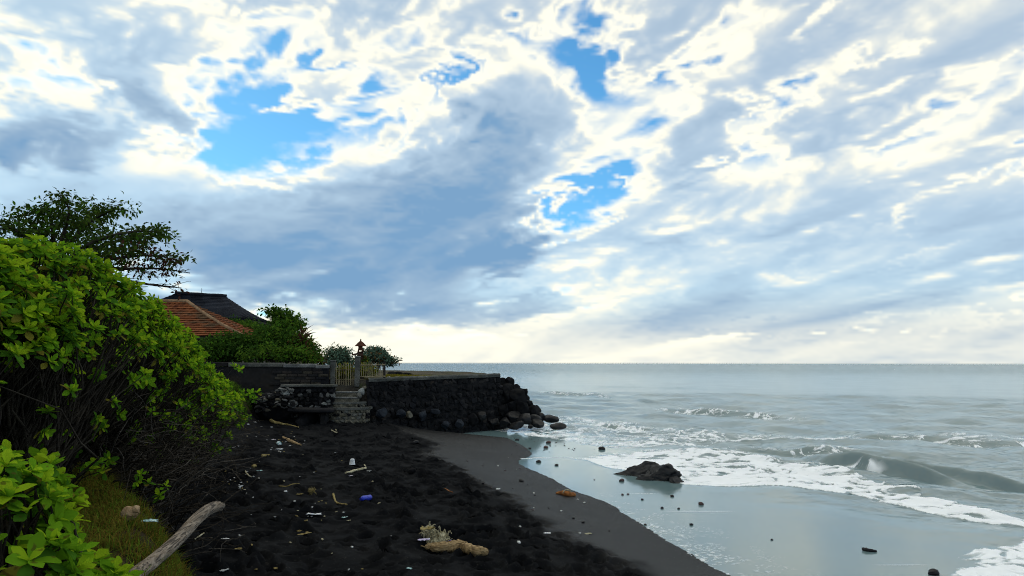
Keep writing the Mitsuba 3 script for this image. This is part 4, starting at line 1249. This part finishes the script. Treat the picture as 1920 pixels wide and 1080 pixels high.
def blob(px, py, Y, rx, ry, rd=None):
    """An ellipsoid round a pixel: half sizes in pixels, and in metres towards the camera."""
    p = at(px, py, Y)
    m = Y / FOCAL
    return (*p, rx * m, rd or rx * m, ry * m)


tz = lambda px, Y: np.array([at(px, 690, Y)[0], Y, 2.3])
GM = ['leaf_garden', 'leaf_garden_light', 'leaf_deep']
bushy('garden_tree', 'leafy garden tree with open layered top right of the thatched roof', [blob(512, 584, 33, 18, 4), blob(532, 594, 33, 20, 5), blob(538, 606, 33, 26, 8), blob(550, 618, 32.6, 16, 10)], 95, .16, GM, [.55, .35, .10], 860, tz(505, 33), 14, .22, .09, 'tree', flat=.35)
bushy('garden_shrub', 'dense dark green shrub mass under the garden tree behind the wall', [blob(515, 648, 31.5, 44, 30, 1.2), blob(550, 658, 31.5, 30, 26, 1.0), blob(470, 660, 32, 40, 24, 1.0), blob(528, 622, 32, 20, 14, .8)], 330, .15, GM, [.70, .17, .13], 861, tz(510, 31.5), 16, .24)
bushy('garden_shrub', 'low dark hedge plants below the orange eaves', [blob(435, 660, 30.5, 40, 30, 1.0), blob(400, 668, 30.5, 40, 30, 1.0)], 200, .14, GM, [.8, .08, .12], 862, tz(430, 30.5), 16, .24)
bushy('garden_shrub', 'bright leafy plants growing between the two roofs', [blob(432, 613, 40, 14, 8, .6), blob(455, 616, 40, 20, 9, .7), blob(475, 622, 38, 20, 12, .8)], 100, .17, GM, [.55, .33, .12], 863, tz(450, 38), 14, .25)
bushy('garden_shrub', 'ragged green bushes spilling over the top of the garden wall', [blob(500, 664, 29.2, 20, 14, .6), blob(533, 669, 29.2, 16, 9, .5), blob(562, 667, 29.2, 18, 12, .5), blob(472, 668, 29.2, 14, 10, .5), blob(585, 674, 29.4, 10, 6, .3)], 120, .13, GM, [.5, .36, .14], 864, tz(525, 29.2), 14, .18)
bushy('garden_shrub', 'dark bush tapering down at the right end of the garden planting', [blob(578, 664, 31, 16, 18, .7), blob(560, 650, 31, 14, 20, .7)], 90, .14, GM + ['leaf_rust'], [.55, .1, .1, .25], 865, tz(575, 31), 14, .2)
# spiky red brown leaves beside it
r = rng_of(866)
spk = thing('spiky_plant', 'tall spiky red brown bladed plant at the right of the garden planting', 'plant')
bl = []
for k in range(14):
    b = at(555 + r.uniform(-6, 14), 652 + r.uniform(-6, 10), 30.7 + r.uniform(-.3, .3))
    e = b + np.array([r.uniform(-.25, .75), r.uniform(-.3, .3), r.uniform(.45, 1.0)])
    mid = (b + e) / 2 + [0, 0, .12]
    c = spline([b, mid, e + [.1 * r.random(), 0, -.1]], 6)
    w = np.array([.015, .028, .03, .024, .014, .003])
    sd_ = np.cross(e - b, [0, 1, .2])
    sd_ /= np.linalg.norm(sd_)
    bl.append(strip([c - sd_ * w[:, None], c + np.array([0, .006, 0]), c + sd_ * w[:, None]]))
part(spk, 'blades', join(bl), 'leaf_red', smooth=True, kind='stuff')

FM = ['leaf_hazed', 'leaf_hazed', 'leaf_rust']  # far crowns: mostly the leaf colour with haze painted in
bushy('round_tree', 'small rounded tree with haze painted into its grey green leaves behind the gate, left of the shrine', [blob(640, 674, 41, 13, 17, .9), blob(628, 664, 41, 9, 8, .5), blob(622, 676, 41, 7, 10, .4), blob(652, 684, 41, 8, 10, .5), blob(634, 655, 41, 8, 4, .3)], 150, .15, FM, [.5, .35, .15], 870, tz(637, 41), 15, .2, .08, 'tree')
bushy('round_tree', 'wide rounded tree with leaves painted grey green for haze on the terrace right of the shrine', [blob(706, 671, 43, 17, 15, 1.0), blob(724, 680, 43, 15, 8, .6), blob(695, 659, 43, 8, 5, .4), blob(714, 660, 43, 8, 6, .4), blob(692, 682, 43, 8, 8, .4), blob(736, 677, 43, 6, 4, .3)], 170, .15, FM, [.52, .36, .12], 871, tz(708, 43), 15, .2, .08, 'tree')
bushy('distant_bush', 'low rusty bush on the skyline just above the right end of the garden wall', [blob(604, 677, 44, 13, 7, .5)], 40, .14, ['leaf_rust', 'leaf_garden'], [.6, .4], 872, tz(604, 44), 12, .2)
bushy('gate_plant', 'yellow green shrub growing right behind the bamboo gate', [blob(650, 703, 28.7, 15, 11, .3), blob(643, 700, 28.7, 10, 10, .3)], 70, .11, ['leaf_yellow', 'leaf_garden'], [.8, .2], 873, tz(650, 28.7), 14, .14, .03)
bushy('fence_plant', 'yellow green shrub growing behind the left end of the bamboo fence', [blob(688, 697, 28.9, 12, 9, .3)], 50, .10, ['leaf_yellow', 'leaf_garden'], [.7, .3], 874, tz(688, 28.9), 14, .13, .03)
bushy('shrine_plant', 'dark leafy shrub wrapped round the foot of the shrine', [blob(677, 680, 29.5, 6, 11, .2), blob(682, 676, 29.5, 4, 7, .15)], 40, .09, ['leaf_garden', 'leaf_rust'], [.75, .25], 875, tz(677, 29.5), 12, .09, .03)


# ---- grass
def grass(name, label, pts, h, lean, mats, weights, seed, w=.006):
    r = rng_of(seed)
    n = len(pts)
    P = np.asarray(pts)
    H = h * r.uniform(.5, 1.3, n)
    th = r.random(n) * 6.28
    d = np.stack([np.cos(th), np.sin(th), 0 * th], 1)
    l = lean * r.uniform(.2, 1.3, n)
    sd = np.stack([-np.sin(th), np.cos(th), 0 * th], 1) * w
    mid = P + d * (l * H * .35)[:, None] + np.array([0, 0, 1.0]) * (H * .62)[:, None]
    tip = P + d * (l * H)[:, None] + np.array([0, 0, 1.0]) * (H * (1 - .25 * l))[:, None]
    V = np.stack([P - sd, P + sd, mid - sd * .75, mid + sd * .75, tip], 1)
    F = np.array([[0, 1, 3], [0, 3, 2], [2, 3, 4]])
    m = r.choice(len(mats), n, p=weights)
    k = thing(name, label, 'grass', None, 'stuff')
    for j, mm in enumerate(mats):
        s = m == j
        part_key = f'{k}__{j + 1:03d}'
        scene[part_key] = mikit.ply((V[s].reshape(-1, 3), (F[None] + (np.arange(s.sum()) * 5)[:, None, None]).reshape(-1, 3)), mm)


r = rng_of(880)
gp = []
while len(gp) < 34000:
    y = r.uniform(3.6, 9.6, 4000)
    x = pl_np(y, BANK_Y, BANK_X) - r.uniform(-.10, 3.0, 4000)
    z = _ground(np.stack([x, y], 1))
    ok = (z > .78) & (meshkit.fbm(np.stack([x, y, 0 * x], -1) * 2.2, 3, 44) > .34)
    gp += list(np.stack([x, y, z - .01], 1)[ok])
grass('bank_grass', 'thick matted brown green grass covering the sandy bank under the near shrub', gp, .13, .9, ['grass_brown', 'grass_green'], [.58, .42], 881, .004)
gp = []
while len(gp) < 9000:
    x, y = r.uniform(-12, -7.9, 3000), r.uniform(22.5, 27.4, 3000)
    z = _ground(np.stack([x, y], 1))
    ok = (z > 1.15) & (meshkit.fbm(np.stack([x, y, 0 * x], -1) * 1.5, 3, 45) > .33)
    gp += list(np.stack([x, y, z - .02], 1)[ok])
grass('slope_grass', 'bright green grass on the slope below the garden wall', gp, .22, .8, ['leaf_garden', 'leaf_garden_light', 'grass_green'], [.5, .2, .3], 882, .014)
gp = []
while len(gp) < 2600:
    x, y = r.uniform(-5.6, -3.4, 2000), r.uniform(27.9, 31.5, 2000)
    ok = np.array([_poly.contains(Point(a, b)) for a, b in zip(x, y)]) & (meshkit.fbm(np.stack([x, y, 0 * x], -1) * 1.8, 3, 46) > .48)
    gp += list(np.stack([x, y, terrace_z(x, y) - .01], 1)[ok])
grass('terrace_grass', 'thin dry grass along the bamboo fence on the terrace', gp, .11, .8, ['grass_brown', 'leaf_yellow'], [.6, .4], 883, .008)

# ================================================================ driftwood, stones and litter on the beach
mat('plastic_white', speckled((.62, .64, .66), (.78, .80, .82), 14.0, (.45, .43, .38), .3), .45, .5)
mat('plastic_teal', speckled((.30, .52, .52), (.55, .72, .70), 14.0), .4, .5)
mat('plastic_lilac', speckled((.50, .40, .62), (.75, .70, .85), 25.0), .4, .5)
mat('plastic_blue', speckled((.012, .02, .30), (.02, .045, .50), 20.0), .35, .5)
mat('plastic_pink', speckled((.72, .60, .68), (.85, .80, .84), 18.0), .4, .5)
mat('coir_orange', speckled((.22, .075, .02), (.42, .17, .05), 16.0, (.07, .03, .02), .4), .8, .2)
mat('husk', speckled((.16, .12, .04), (.34, .27, .11), 22.0, (.08, .05, .02), .4), .85, .2)
mat('root_pale', speckled((.28, .25, .15), (.50, .46, .32), 24.0, (.12, .10, .05), .5), .85, .2)
mat('scrap_grey', speckled((.34, .36, .36), (.55, .57, .57), 20.0), .6, .4)
mat('clod_tan', speckled((.26, .17, .09), (.42, .30, .18), 12.0), .9, .2)


def crumple(seed, size, thick=.006, n=7):
    """A crumpled sheet with two sides."""
    r = rng_of(seed)
    u, v = np.meshgrid(np.linspace(-1, 1, n), np.linspace(-1, 1, n), indexing='ij')
    z = .55 * (meshkit.fbm(np.stack([u * 1.7 + seed, v * 1.7, 0 * u], -1), 3, seed % 71) - .3) + .12 * r.random((n, n))
    p = np.stack([u + .3 * r.normal(size=(n, n)) * .5, v + .3 * r.normal(size=(n, n)) * .5, np.abs(z) * 1.2], -1) * np.asarray(size)
    f = grid_faces(n, n)
    a = p.reshape(-1, 3)
    b = a - [0, 0, thick]
    edge = [i * n for i in range(n)] + [(n - 1) * n + j for j in range(1, n)] + [i * n + n - 1 for i in range(n - 2, -1, -1)] + [j for j in range(n - 2, 0, -1)]
    q = np.array([[edge[i], edge[(i + 1) % len(edge)], edge[(i + 1) % len(edge)] + n * n, edge[i] + n * n] for i in range(len(edge))])
    return np.vstack([a, b]), np.vstack([f, f[:, ::-1] + n * n, q[:, ::-1]])


def stick(pix, rad, lift=.0, n=26, seed=1, rough=.25, sides=9, water=False):
    pts = []
    for q in pix:
        g = on_ground(q[0], q[1], water)
        pts.append(g + [0, 0, (q[2] if len(q) > 2 else 0) + lift])
    c = spline(pts, n)
    R = np.interp(np.linspace(0, 1, n), np.linspace(0, 1, len(rad)), rad)
    c[:, 2] += R * .75
    c += rng_of(seed).normal(size=c.shape) * (R * .10)[:, None]
    return tube(c, R, sides, True, seed, rough)


def lay(px, py, vf, up=0.0, turn=0.0, water=False):
    g = on_ground(px, py, water)
    return vf[0] @ rot(0, 0, turn).T + g + [0, 0, up], vf[1]


# the grey log leaning out from the bank
lg = spline([at(215, 1112, 4.75), at(238, 1092, 5.0), at(290, 1052, 5.75), at(335, 1012, 6.4), at(372, 972, 7.1), at(398, 953, 7.6), at(417, 950, 7.8)], 60)
LR = np.interp(np.linspace(0, 1, 60), [0, .3, .6, .85, .96, 1], [.050, .054, .056, .056, .052, .032])
lv, lf = tube(lg, LR, 18, True, 5, .05)
lv = lv + (meshkit.fbm(lv * [26, 5, 26], 3, 3) - .5)[:, None] * .026
log_ = thing('driftwood_log', 'thick bleached grey driftwood log leaning from the grassy bank over the sand', 'driftwood')
part(log_, 'trunk', (lv, lf), 'log_grey', smooth=50)
part(log_, 'knot', (lambda vf: (vf[0] + lg[44] + [.02, -.036, .012], vf[1]))(rock(31, (.022, .014, .018), 2, .3)), 'log_grey', smooth=50)
g = at(243, 974, 6.6)
g = bank(g[0], g[1])
single('clod', (lambda vf: (vf[0] + g + [0, 0, .10], vf[1]))(join([rock(33, (.075, .06, .07), 3, .3), (lambda w: (w[0] + [.055, 0, .03], w[1]))(rock(34, (.04, .04, .045), 3, .3))])), 'clod_tan', 'round tan lump, like a coconut husk, lying in the grass beside the grey log', 'husk', smooth=40)
g = on_ground(280, 1004)
single('scrap', (lambda vf: (vf[0] @ rot(.2, .1, .3).T + g + [0, 0, .12], vf[1]))(crumple(35, (.055, .02, .03))), 'plastic_teal', 'pale teal plastic scrap caught in the grass left of the grey log', 'scrap', smooth=40)
g = at(372, 1010, 5.0)
single('driftwood_stick', tube(spline([on_ground(366, 1016) + [0, 0, .02], on_ground(374, 1011) + [0, 0, .025], on_ground(383, 1004) + [0, 0, .02]], 8), np.linspace(.012, .009, 8), 7, True, 8, .3), 'root_pale', 'short cream coloured stick just right of the grey log', 'stick', smooth=40)

# the tan log with the debris behind it
tl = thing('driftwood_log', 'knobbly tan driftwood log lying alone on the black sand in front', 'driftwood')
part(tl, 'trunk', stick([(801, 1030), (825, 1034), (850, 1034), (872, 1036), (892, 1041), (912, 1041)], [.04, .068, .074, .086, .070, .062, .050], 0, 60, 11, .30, 16), 'log_tan', smooth=32)
part(tl, 'knot', lay(874, 1034, rock(36, (.075, .055, .075), 3, .4), .03), 'log_tan', smooth=50)
part(tl, 'splinter', stick([(790, 1029), (806, 1032)], [.008, .012], .02, 6, 12), 'log_tan', smooth=40)
r = rng_of(910)
db = thing('debris_clump', 'frayed pale root clump washed up behind the tan log', 'debris')
bl = []
for (px, py, n, L, hh) in ((806, 1020, 80, .055, .15), (829, 1024, 80, .05, .12), (818, 1026, 40, .05, .07)):
    g = on_ground(px, py)
    bl.append((lambda vf: (vf[0] + g + [0, 0, hh * .6], vf[1]))(rock(int(px), (.10, .08, hh), 3, .5, 3.0)))
    for k in range(n):
        d = r.normal(size=3)
        d[2] = abs(d[2])
        d /= np.linalg.norm(d)
        a = g + [0, 0, hh * .6] + d * [.085, .07, hh * .85]
        e = d * .6 + r.normal(size=3) * .7
        bl.append(branch_to(r, a, a + e * L * r.uniform(.4, 1), .011, .004, 6, .8, 5))
part(db, 'roots', join(bl), 'root_pale', smooth=40)
part(db, 'cap', lay(803, 1021, crumple(41, (.09, .07, .10)), .20), 'husk', smooth=40)
single('scrap', lay(793, 1017, join([crumple(42, (.06, .05, .07), n=9), (lambda w: (w[0] + [.06, .01, .01], w[1]))(crumple(43, (.04, .04, .05)))]), .02), 'plastic_lilac', 'crumpled lilac and white plastic left of the pale root clump', 'scrap', smooth=30)
single('strap', stick([(836, 1021), (843, 1019), (850, 1020)], [.012, .014, .008], .03, 10, 44), 'plastic_blue', 'short bright blue strap end sticking out right of the pale root clump', 'strap', smooth=40)

STICKS = [
    ([(531, 822), (540, 828), (550, 832), (565, 836)], [.03, .05, .045, .02], 'log_tan', 'thick tan stick lying just right of the pinkish plastic bottle'),
    ([(508, 792), (520, 796), (540, 799), (560, 803)], [.06, .05, .035, .02], 'husk', 'long dull tan branch half buried high on the beach below the stone pile'),
    ([(649, 889), (664, 886), (680, 882), (686, 880), (684, 873)], [.022, .03, .028, .022, .016], 'root_pale', 'pale hooked stick lying below the white foam cup'),
    ([(626, 929), (628, 938), (633, 945), (651, 948)], [.022, .018, .016, .014], 'husk', 'yellowish L shaped twig near the blue plastic piece'),
    ([(491, 858), (498, 857), (505, 855)], [.03, .028, .02], 'husk', 'short tan stub of wood below the pinkish bottle'),
    ([(524, 913), (537, 914), (548, 910), (562, 908)], [.010, .012, .010, .007], 'husk', 'thin forked yellow twig left of the dry husk tuft'),
    ([(625, 788), (640, 790), (655, 792)], [.02, .02, .012], 'husk', 'thin tan stick on the sand in front of the steps'),
    ([(622, 808), (628, 812), (632, 813), (630, 806)], [.016, .018, .016, .012], 'root_pale', 'small pale crooked twig in the middle of the upper beach'),
    ([(436, 932), (424, 926), (412, 922), (398, 924), (384, 933)], [.012, .011, .010, .008, .006], 'twig_grey', 'thin arched grey twig on the sand beyond the grey log'),
    ([(835, 917), (842, 921), (850, 924)], [.008, .010, .007], 'coir_orange', 'thin reddish twig near the edge of the soft sand'),
]
for k, (pix, rad, m, lab) in enumerate(STICKS):
    single('driftwood_stick', stick(pix, rad, 0, 24, 920 + k), m, lab, 'stick', smooth=45)
single('driftwood_stick', stick([(1619, 1031), (1628, 1033), (1645, 1034)], [.025, .03, .015], 0, 14, 940, water=True), 'pebble_dark', 'dark waterlogged stick lying in the backwash near the right edge', 'stick', smooth=45)

# bottle, cup, blue piece
bot = thing('plastic_bottle', 'crushed pinkish white plastic bottle with a teal base, high on the beach', 'bottle')
pa = on_ground(520, 834)
pb = pa + np.array([.17, -.27, -.01])
ax = (pb - pa) / np.linalg.norm(pb - pa)
prof = np.array([[0, .018], [.03, .018], [.05, .03], [.10, .055], [.22, .058], [.25, .05], [.27, .0]]) * np.linalg.norm(pb - pa) / .27
bt = [pa + [0, 0, .05] + ax * t for t in prof[:, 0]]
vv, ff = tube(bt, prof[:, 1] * .8, 14, True, 3, .10)
part(bot, 'body', (vv, ff), 'plastic_pink', smooth=40)
part(bot, 'base', tube([bt[4], bt[5] + ax * .01], [prof[4, 1] * .83, prof[5, 1] * .83], 14), 'plastic_teal', smooth=40)
part(bot, 'label', tube([bt[3] + ax * .02, bt[4] - ax * .05], [prof[3, 1] * .84, prof[4, 1] * .83], 14), 'plastic_teal', smooth=40)
single('scrap', lay(524, 844, crumple(45, (.09, .04, .05)), .01), 'plastic_white', 'flat white plastic scrap touching the base of the pinkish bottle', 'scrap', smooth=40)
single('scrap', lay(513, 826, crumple(46, (.05, .035, .05)), .01), 'plastic_pink', 'pale pink scrap at the neck of the pinkish bottle', 'scrap', smooth=40)
cup = thing('foam_cup', 'upside down white foam cup standing on the dark sand in mid beach', 'cup')
cm = trimesh.creation.revolve([[0, .135], [.042, .135], [.052, .125], [.066, .02], [.071, .012], [.071, 0], [.060, 0], [.058, .01], [.04, .118], [0, .12]], sections=20)
part(cup, 'body', lay(661, 872, (np.array(cm.vertices), np.array(cm.faces)), -.006), 'plastic_white', smooth=35)
blue = thing('plastic_can', 'small bright blue plastic container lying on the soft sand', 'container')
pa, pb = on_ground(679, 941), on_ground(696, 938)
bt = [pa + (pb - pa) * t + [0, 0, .045] for t in (0, .06, .1, .9, .95, 1)]
part(blue, 'body', tube(bt, [.036, .042, .046, .046, .04, .03], 14, True, 6, .06), 'plastic_blue', smooth=35)
part(blue, 'lid', tube([bt[0] - (pb - pa) * .12, bt[0] + (pb - pa) * .02], [.026, .026], 12), 'plastic_blue', smooth=35)

SCRAPS = [
    (590, 966, (.10, .05, .05), 'plastic_white', 'crumpled white plastic film, largest white scrap on the lower beach'),
    (646, 972, (.05, .035, .03), 'plastic_teal', 'pale oval scrap right of the crumpled white film'),
    (655, 977, (.02, .03, .02), 'root_pale', 'tiny cream sliver beside the pale oval scrap'),
    (487, 884, (.05, .03, .05), 'plastic_teal', 'small pale teal scrap near the foot of the twigs'),
    (445, 838, (.06, .04, .03), 'plastic_white', 'white scrap lying at the edge of the bare twigs'),
    (438, 841, (.03, .03, .02), 'plastic_white', 'smaller white scrap left of the one at the edge of the twigs'),
    (507, 782, (.05, .04, .06), 'plastic_white', 'white scrap highest on the beach, below the stone pile'),
    (477, 793, (.055, .04, .05), 'plastic_white', 'white scrap by the tips of the hedge twigs, upper of two'),
    (465, 797, (.05, .04, .05), 'plastic_white', 'white scrap by the tips of the hedge twigs, left of two'),
    (490, 801, (.04, .03, .03), 'scrap_grey', 'grey white scrap between the hedge tips and the dull tan branch'),
    (510, 802, (.035, .03, .04), 'plastic_white', 'white speck of plastic just below the dull tan branch'),
    (545, 837, (.06, .04, .02), 'scrap_grey', 'grey flat scrap under the thick tan stick'),
    (536, 830, (.03, .03, .03), 'plastic_white', 'tiny white scrap at the left of the thick tan stick'),
    (453, 913, (.05, .03, .03), 'plastic_white', 'ragged white scrap between the arched twig and the curl'),
    (452, 906, (.03, .02, .03), 'plastic_white', 'small white fleck above the ragged white scrap'),
    (536, 923, (.025, .02, .04), 'plastic_white', 'tiny upright white fleck below the forked yellow twig'),
    (553, 942, (.04, .02, .02), 'scrap_grey', 'thin grey sliver on the dark sand left of the L shaped twig'),
    (562, 928, (.05, .03, .02), 'husk', 'straw coloured scrap left of the dry husk tuft'),
    (658, 893, (.05, .03, .02), 'plastic_pink', 'pink white shell like scrap right under the pale hooked stick'),
    (693, 885, (.04, .03, .03), 'scrap_grey', 'grey scrap at the right end of the pale hooked stick'),
    (628, 850, (.04, .03, .02), 'scrap_grey', 'grey fleck on the sand above and left of the foam cup'),
    (698, 904, (.03, .03, .03), 'root_pale', 'cream fleck right below the pale hooked stick'),
    (1104, 1001, (.05, .03, .02), 'root_pale', 'cream scrap on the smooth firm sand near the wet edge'),
    (935, 917, (.06, .04, .02), 'scrap_grey', 'light grey flat scrap on the firm sand left of the orange husk'),
    (1029, 1000, (.06, .03, .02), 'plastic_white', 'white twisted scrap at the border of soft and firm sand'),
    (571, 1003, (.09, .04, .03), 'husk', 'straw coloured tuft low on the beach, left of the lilac plastic'),
    (560, 998, (.06, .03, .03), 'husk', 'smaller straw tuft above and left of another straw tuft'),
    (448, 1031, (.04, .03, .03), 'husk', 'yellow brown scrap at the lower left of the sand'),
    (520, 1067, (.03, .03, .02), 'husk', 'yellow brown crumb near the bottom edge of the sand'),
    (423, 1012, (.045, .03, .03), 'plastic_white', 'white scrap right of the cream stick by the log'),
    (421, 1071, (.05, .03, .02), 'scrap_grey', 'bluish white scrap at the bottom edge near the log'),
    (768, 1067, (.03, .02, .02), 'plastic_teal', 'pale green sliver near the bottom edge of the sand'),
    (730, 710, (.05, .04, .03), 'plastic_white', 'white scrap on the top edge of the sea wall, left of three'),
    (800, 706, (.05, .04, .03), 'plastic_white', 'white scrap on the top edge of the sea wall, middle of three'),
    (857, 706, (.05, .04, .03), 'plastic_white', 'white scrap on the top edge of the sea wall, right of three'),
]
for k, (px, py, s, m, lab) in enumerate(SCRAPS):
    if py < 720:
        c = at(px, py + 1, wall_front(px) - .10)
        c[2] = max(c[2], 2.36)
        vf = crumple(50 + k, s)
        vf = (vf[0] + c, vf[1])
    else:
        vf = lay(px, py, crumple(50 + k, s), .004, k * 1.3)
    single('scrap', vf, m, lab, 'scrap', smooth=35)
# a curl of white strip and the dry tuft
single('strip', stick([(461, 886), (463, 891), (467, 895), (472, 897)], [.014, .018, .016, .010], .01, 16, 950), 'root_pale', 'curved cream strip standing out on the sand near the twigs', 'strip', smooth=45)
tuft = []
g = on_ground(586, 926)
for k in range(46):
    d = r.normal(size=3) * [1, 1, .8] + [0, 0, .4]
    d /= np.linalg.norm(d)
    tuft.append(branch_to(r, g + [0, 0, .03], g + [0, 0, .03] + d * r.uniform(.05, .11), .009, .003, 5, .3, 5))
single('husk_tuft', join(tuft), 'husk', 'yellow dry husk tuft on the soft sand above the L shaped twig', 'husk', smooth=40)
g = on_ground(477, 877)
single('husk_tuft', (lambda vf: (vf[0] + g + [0, 0, .02], vf[1]))(rock(960, (.06, .05, .04), 3, .3)), 'husk', 'small dull straw lump above the pale teal scrap', 'husk', smooth=40)
# orange husk on the firm sand
hk = thing('coconut_husk', 'orange brown piece of husk with a pale looped fibre on the firm sand', 'husk')
part(hk, 'body', stick([(1043, 926), (1053, 927), (1065, 930), (1078, 930)], [.02, .045, .06, .04], 0, 24, 961, .3), 'coir_orange', smooth=45)
c = on_ground(1064, 930) + [0, 0, .06]
lp = np.array([c + [.085 * math.cos(a), 0, .075 * math.sin(a)] for a in np.linspace(0, math.pi, 14)])
part(hk, 'loop', tube(lp, .012, 7), 'root_pale', smooth=45)

# ---- stones on the sand and in the film of water
STONES = [
    (780, 831, .13, 'pebble_dark', 'round dark stone alone on the firm sand below the sea wall', 0),
    (773, 886, .13, 'stone_dark', 'dark grey stone half sunk at the border of the soft sand', 0),
    (978, 903, .085, 'pebble_dark', 'round dark stone near the wet edge, level with the big black rock', 0),
    (973, 1019, .045, 'pebble_pale', 'bright white pebble in the foreground right of the tan log', 0),
    (976, 988, .025, 'pebble_pale', 'tiny white pebble above the bright white pebble', 0),
    (661, 1027, .025, 'pebble_pale', 'tiny white pebble on the soft sand left of the tan log', 0),
    (1084, 937, .03, 'pebble_pale', 'small pale pebble just right of the orange husk', 0),
    (1096, 943, .035, 'pebble_pale', 'second pale pebble right of the orange husk, nearer the water', 0),
    (1010, 867, .10, 'pebble_dark', 'dark round stone in the wet film beside the sand tongue', 1),
    (1044, 873, .075, 'pebble_dark', 'small dark stone in the wet film left of the big black rock', 1),
    (1029, 831, .13, 'pebble_red', 'reddish dark stone on the wet sand below the surf rocks', 1),
    (1024, 840, .12, 'pebble_red', 'reddish stone below another reddish stone on the wet sand', 1),
    (994, 842, .08, 'pebble_dark', 'dark stone at the tip of the sand tongue', 1),
    (970, 826, .10, 'pebble_dark', 'dark stone where the sand meets the froth', 1),
    (1129, 843, .15, 'pebble_dark', 'flat dark stone in the froth above the big black rock', 1),
    (1166, 902, .09, 'pebble_red', 'flat purplish stone in the film just below the big black rock', 1),
    (1168, 928, .045, 'pebble_red', 'small reddish pebble in the film, left of a close pair', 1),
    (1178, 927, .04, 'pebble_red', 'small reddish pebble in the film, right of a close pair', 1),
    (1205, 937, .045, 'pebble_dark', 'small dark pebble right below the close reddish pair', 1),
    (1261, 931, .055, 'pebble_dark', 'dark stone in the film below the right end of the big rock', 1),
    (1242, 953, .05, 'pebble_dark', 'dark flat pebble in the middle of the shining film', 1),
    (1273, 954, .04, 'pebble_dark', 'small dark pebble right of the flat pebble in the film', 1),
    (1315, 946, .08, 'pebble_red', 'dark purplish stone in the film with streaks running from it', 1),
    (1297, 984, .05, 'pebble_dark', 'dark pebble lowest in the shining film', 1),
    (1115, 900, .03, 'pebble_dark', 'tiny dark pebble between the sand and the purplish flat stone', 1),
    (1211, 984, .035, 'pebble_dark', 'small dark pebble at the very edge of the film and the sand', 1),
    (1094, 980, .05, 'pebble_dark', 'dark stone on the firm sand below the orange husk', 0),
    (1076, 972, .04, 'pebble_dark', 'small dark stone on the firm sand left of another dark stone', 0),
    (1752, 1076, .11, 'pebble_dark', 'dark stone in the froth at the bottom edge of the picture', 1),
    (1448, 1012, .03, 'pebble_dark', 'tiny dark pebble far out in the shining film', 1),
]
for k, (px, py, s, m, lab, w) in enumerate(STONES):
    single('stone' if s > .06 else 'pebble', lay(px, py, rock(970 + k, (s * .8, s * .66, s * .5), 3, .25), s * .22, k * 1.1, bool(w)), m, lab, 'stone' if s > .06 else 'pebble', smooth=40)
r = rng_of(990)
for k in range(52):
    if k < 28:
        px, py, w = r.uniform(960, 1130), r.uniform(822, 848), 1
    else:
        py = r.uniform(840, 1010)
        px, w = np.interp(py, [840, 880, 960, 1010], [960, 985, 1130, 1215]) - r.uniform(6, 130), 0
    g = on_ground(px, py, True)
    s = r.uniform(.014, .038)
    single('beach_pebble', (lambda vf: (vf[0] + g + [0, 0, s * .2], vf[1]))(rock(1100 + k, (s, s * .8, s * .6), 1, .25)), r.choice(['pebble_dark', 'pebble_dark', 'pebble_red', 'pebble_pale'] if not w else ['pebble_dark', 'pebble_dark', 'pebble_red']),
           'tiny pebble strewn on the wet sand' if w else 'tiny pebble strewn on the firm sand above the water', 'pebble', smooth=40,
           group='tiny pebbles on the wet sand' if w else 'tiny pebbles on the firm sand')
for k in range(110):
    px, py = (r.uniform(430, 880), 790 + 290 * r.random() ** 1.2) if k % 5 < 2 else (r.normal() * 26 + [470, 540, 455, 590, 500][k % 3 + k % 2], r.normal() * 16 + [805, 832, 905, 960, 845][k % 3 + k % 2])
    if py < 785:
        continue
    if px > 560 + (py - 790) * 1.1:
        continue
    g = on_ground(px, py)
    if g[2] > 1.0:
        continue
    s = r.uniform(.010, .026)
    single('beach_crumb', (lambda vf: (vf[0] + g + [0, 0, s * .2], vf[1]))(rock(1300 + k, (s * 1.3, s * .8, s * .5), 1, .4)), r.choice(['pebble_pale', 'scrap_grey', 'root_pale', 'husk', 'husk']),
           'tiny pale crumb of litter strewn on the soft black sand', 'litter', smooth=40, group='tiny pale crumbs on the soft sand')
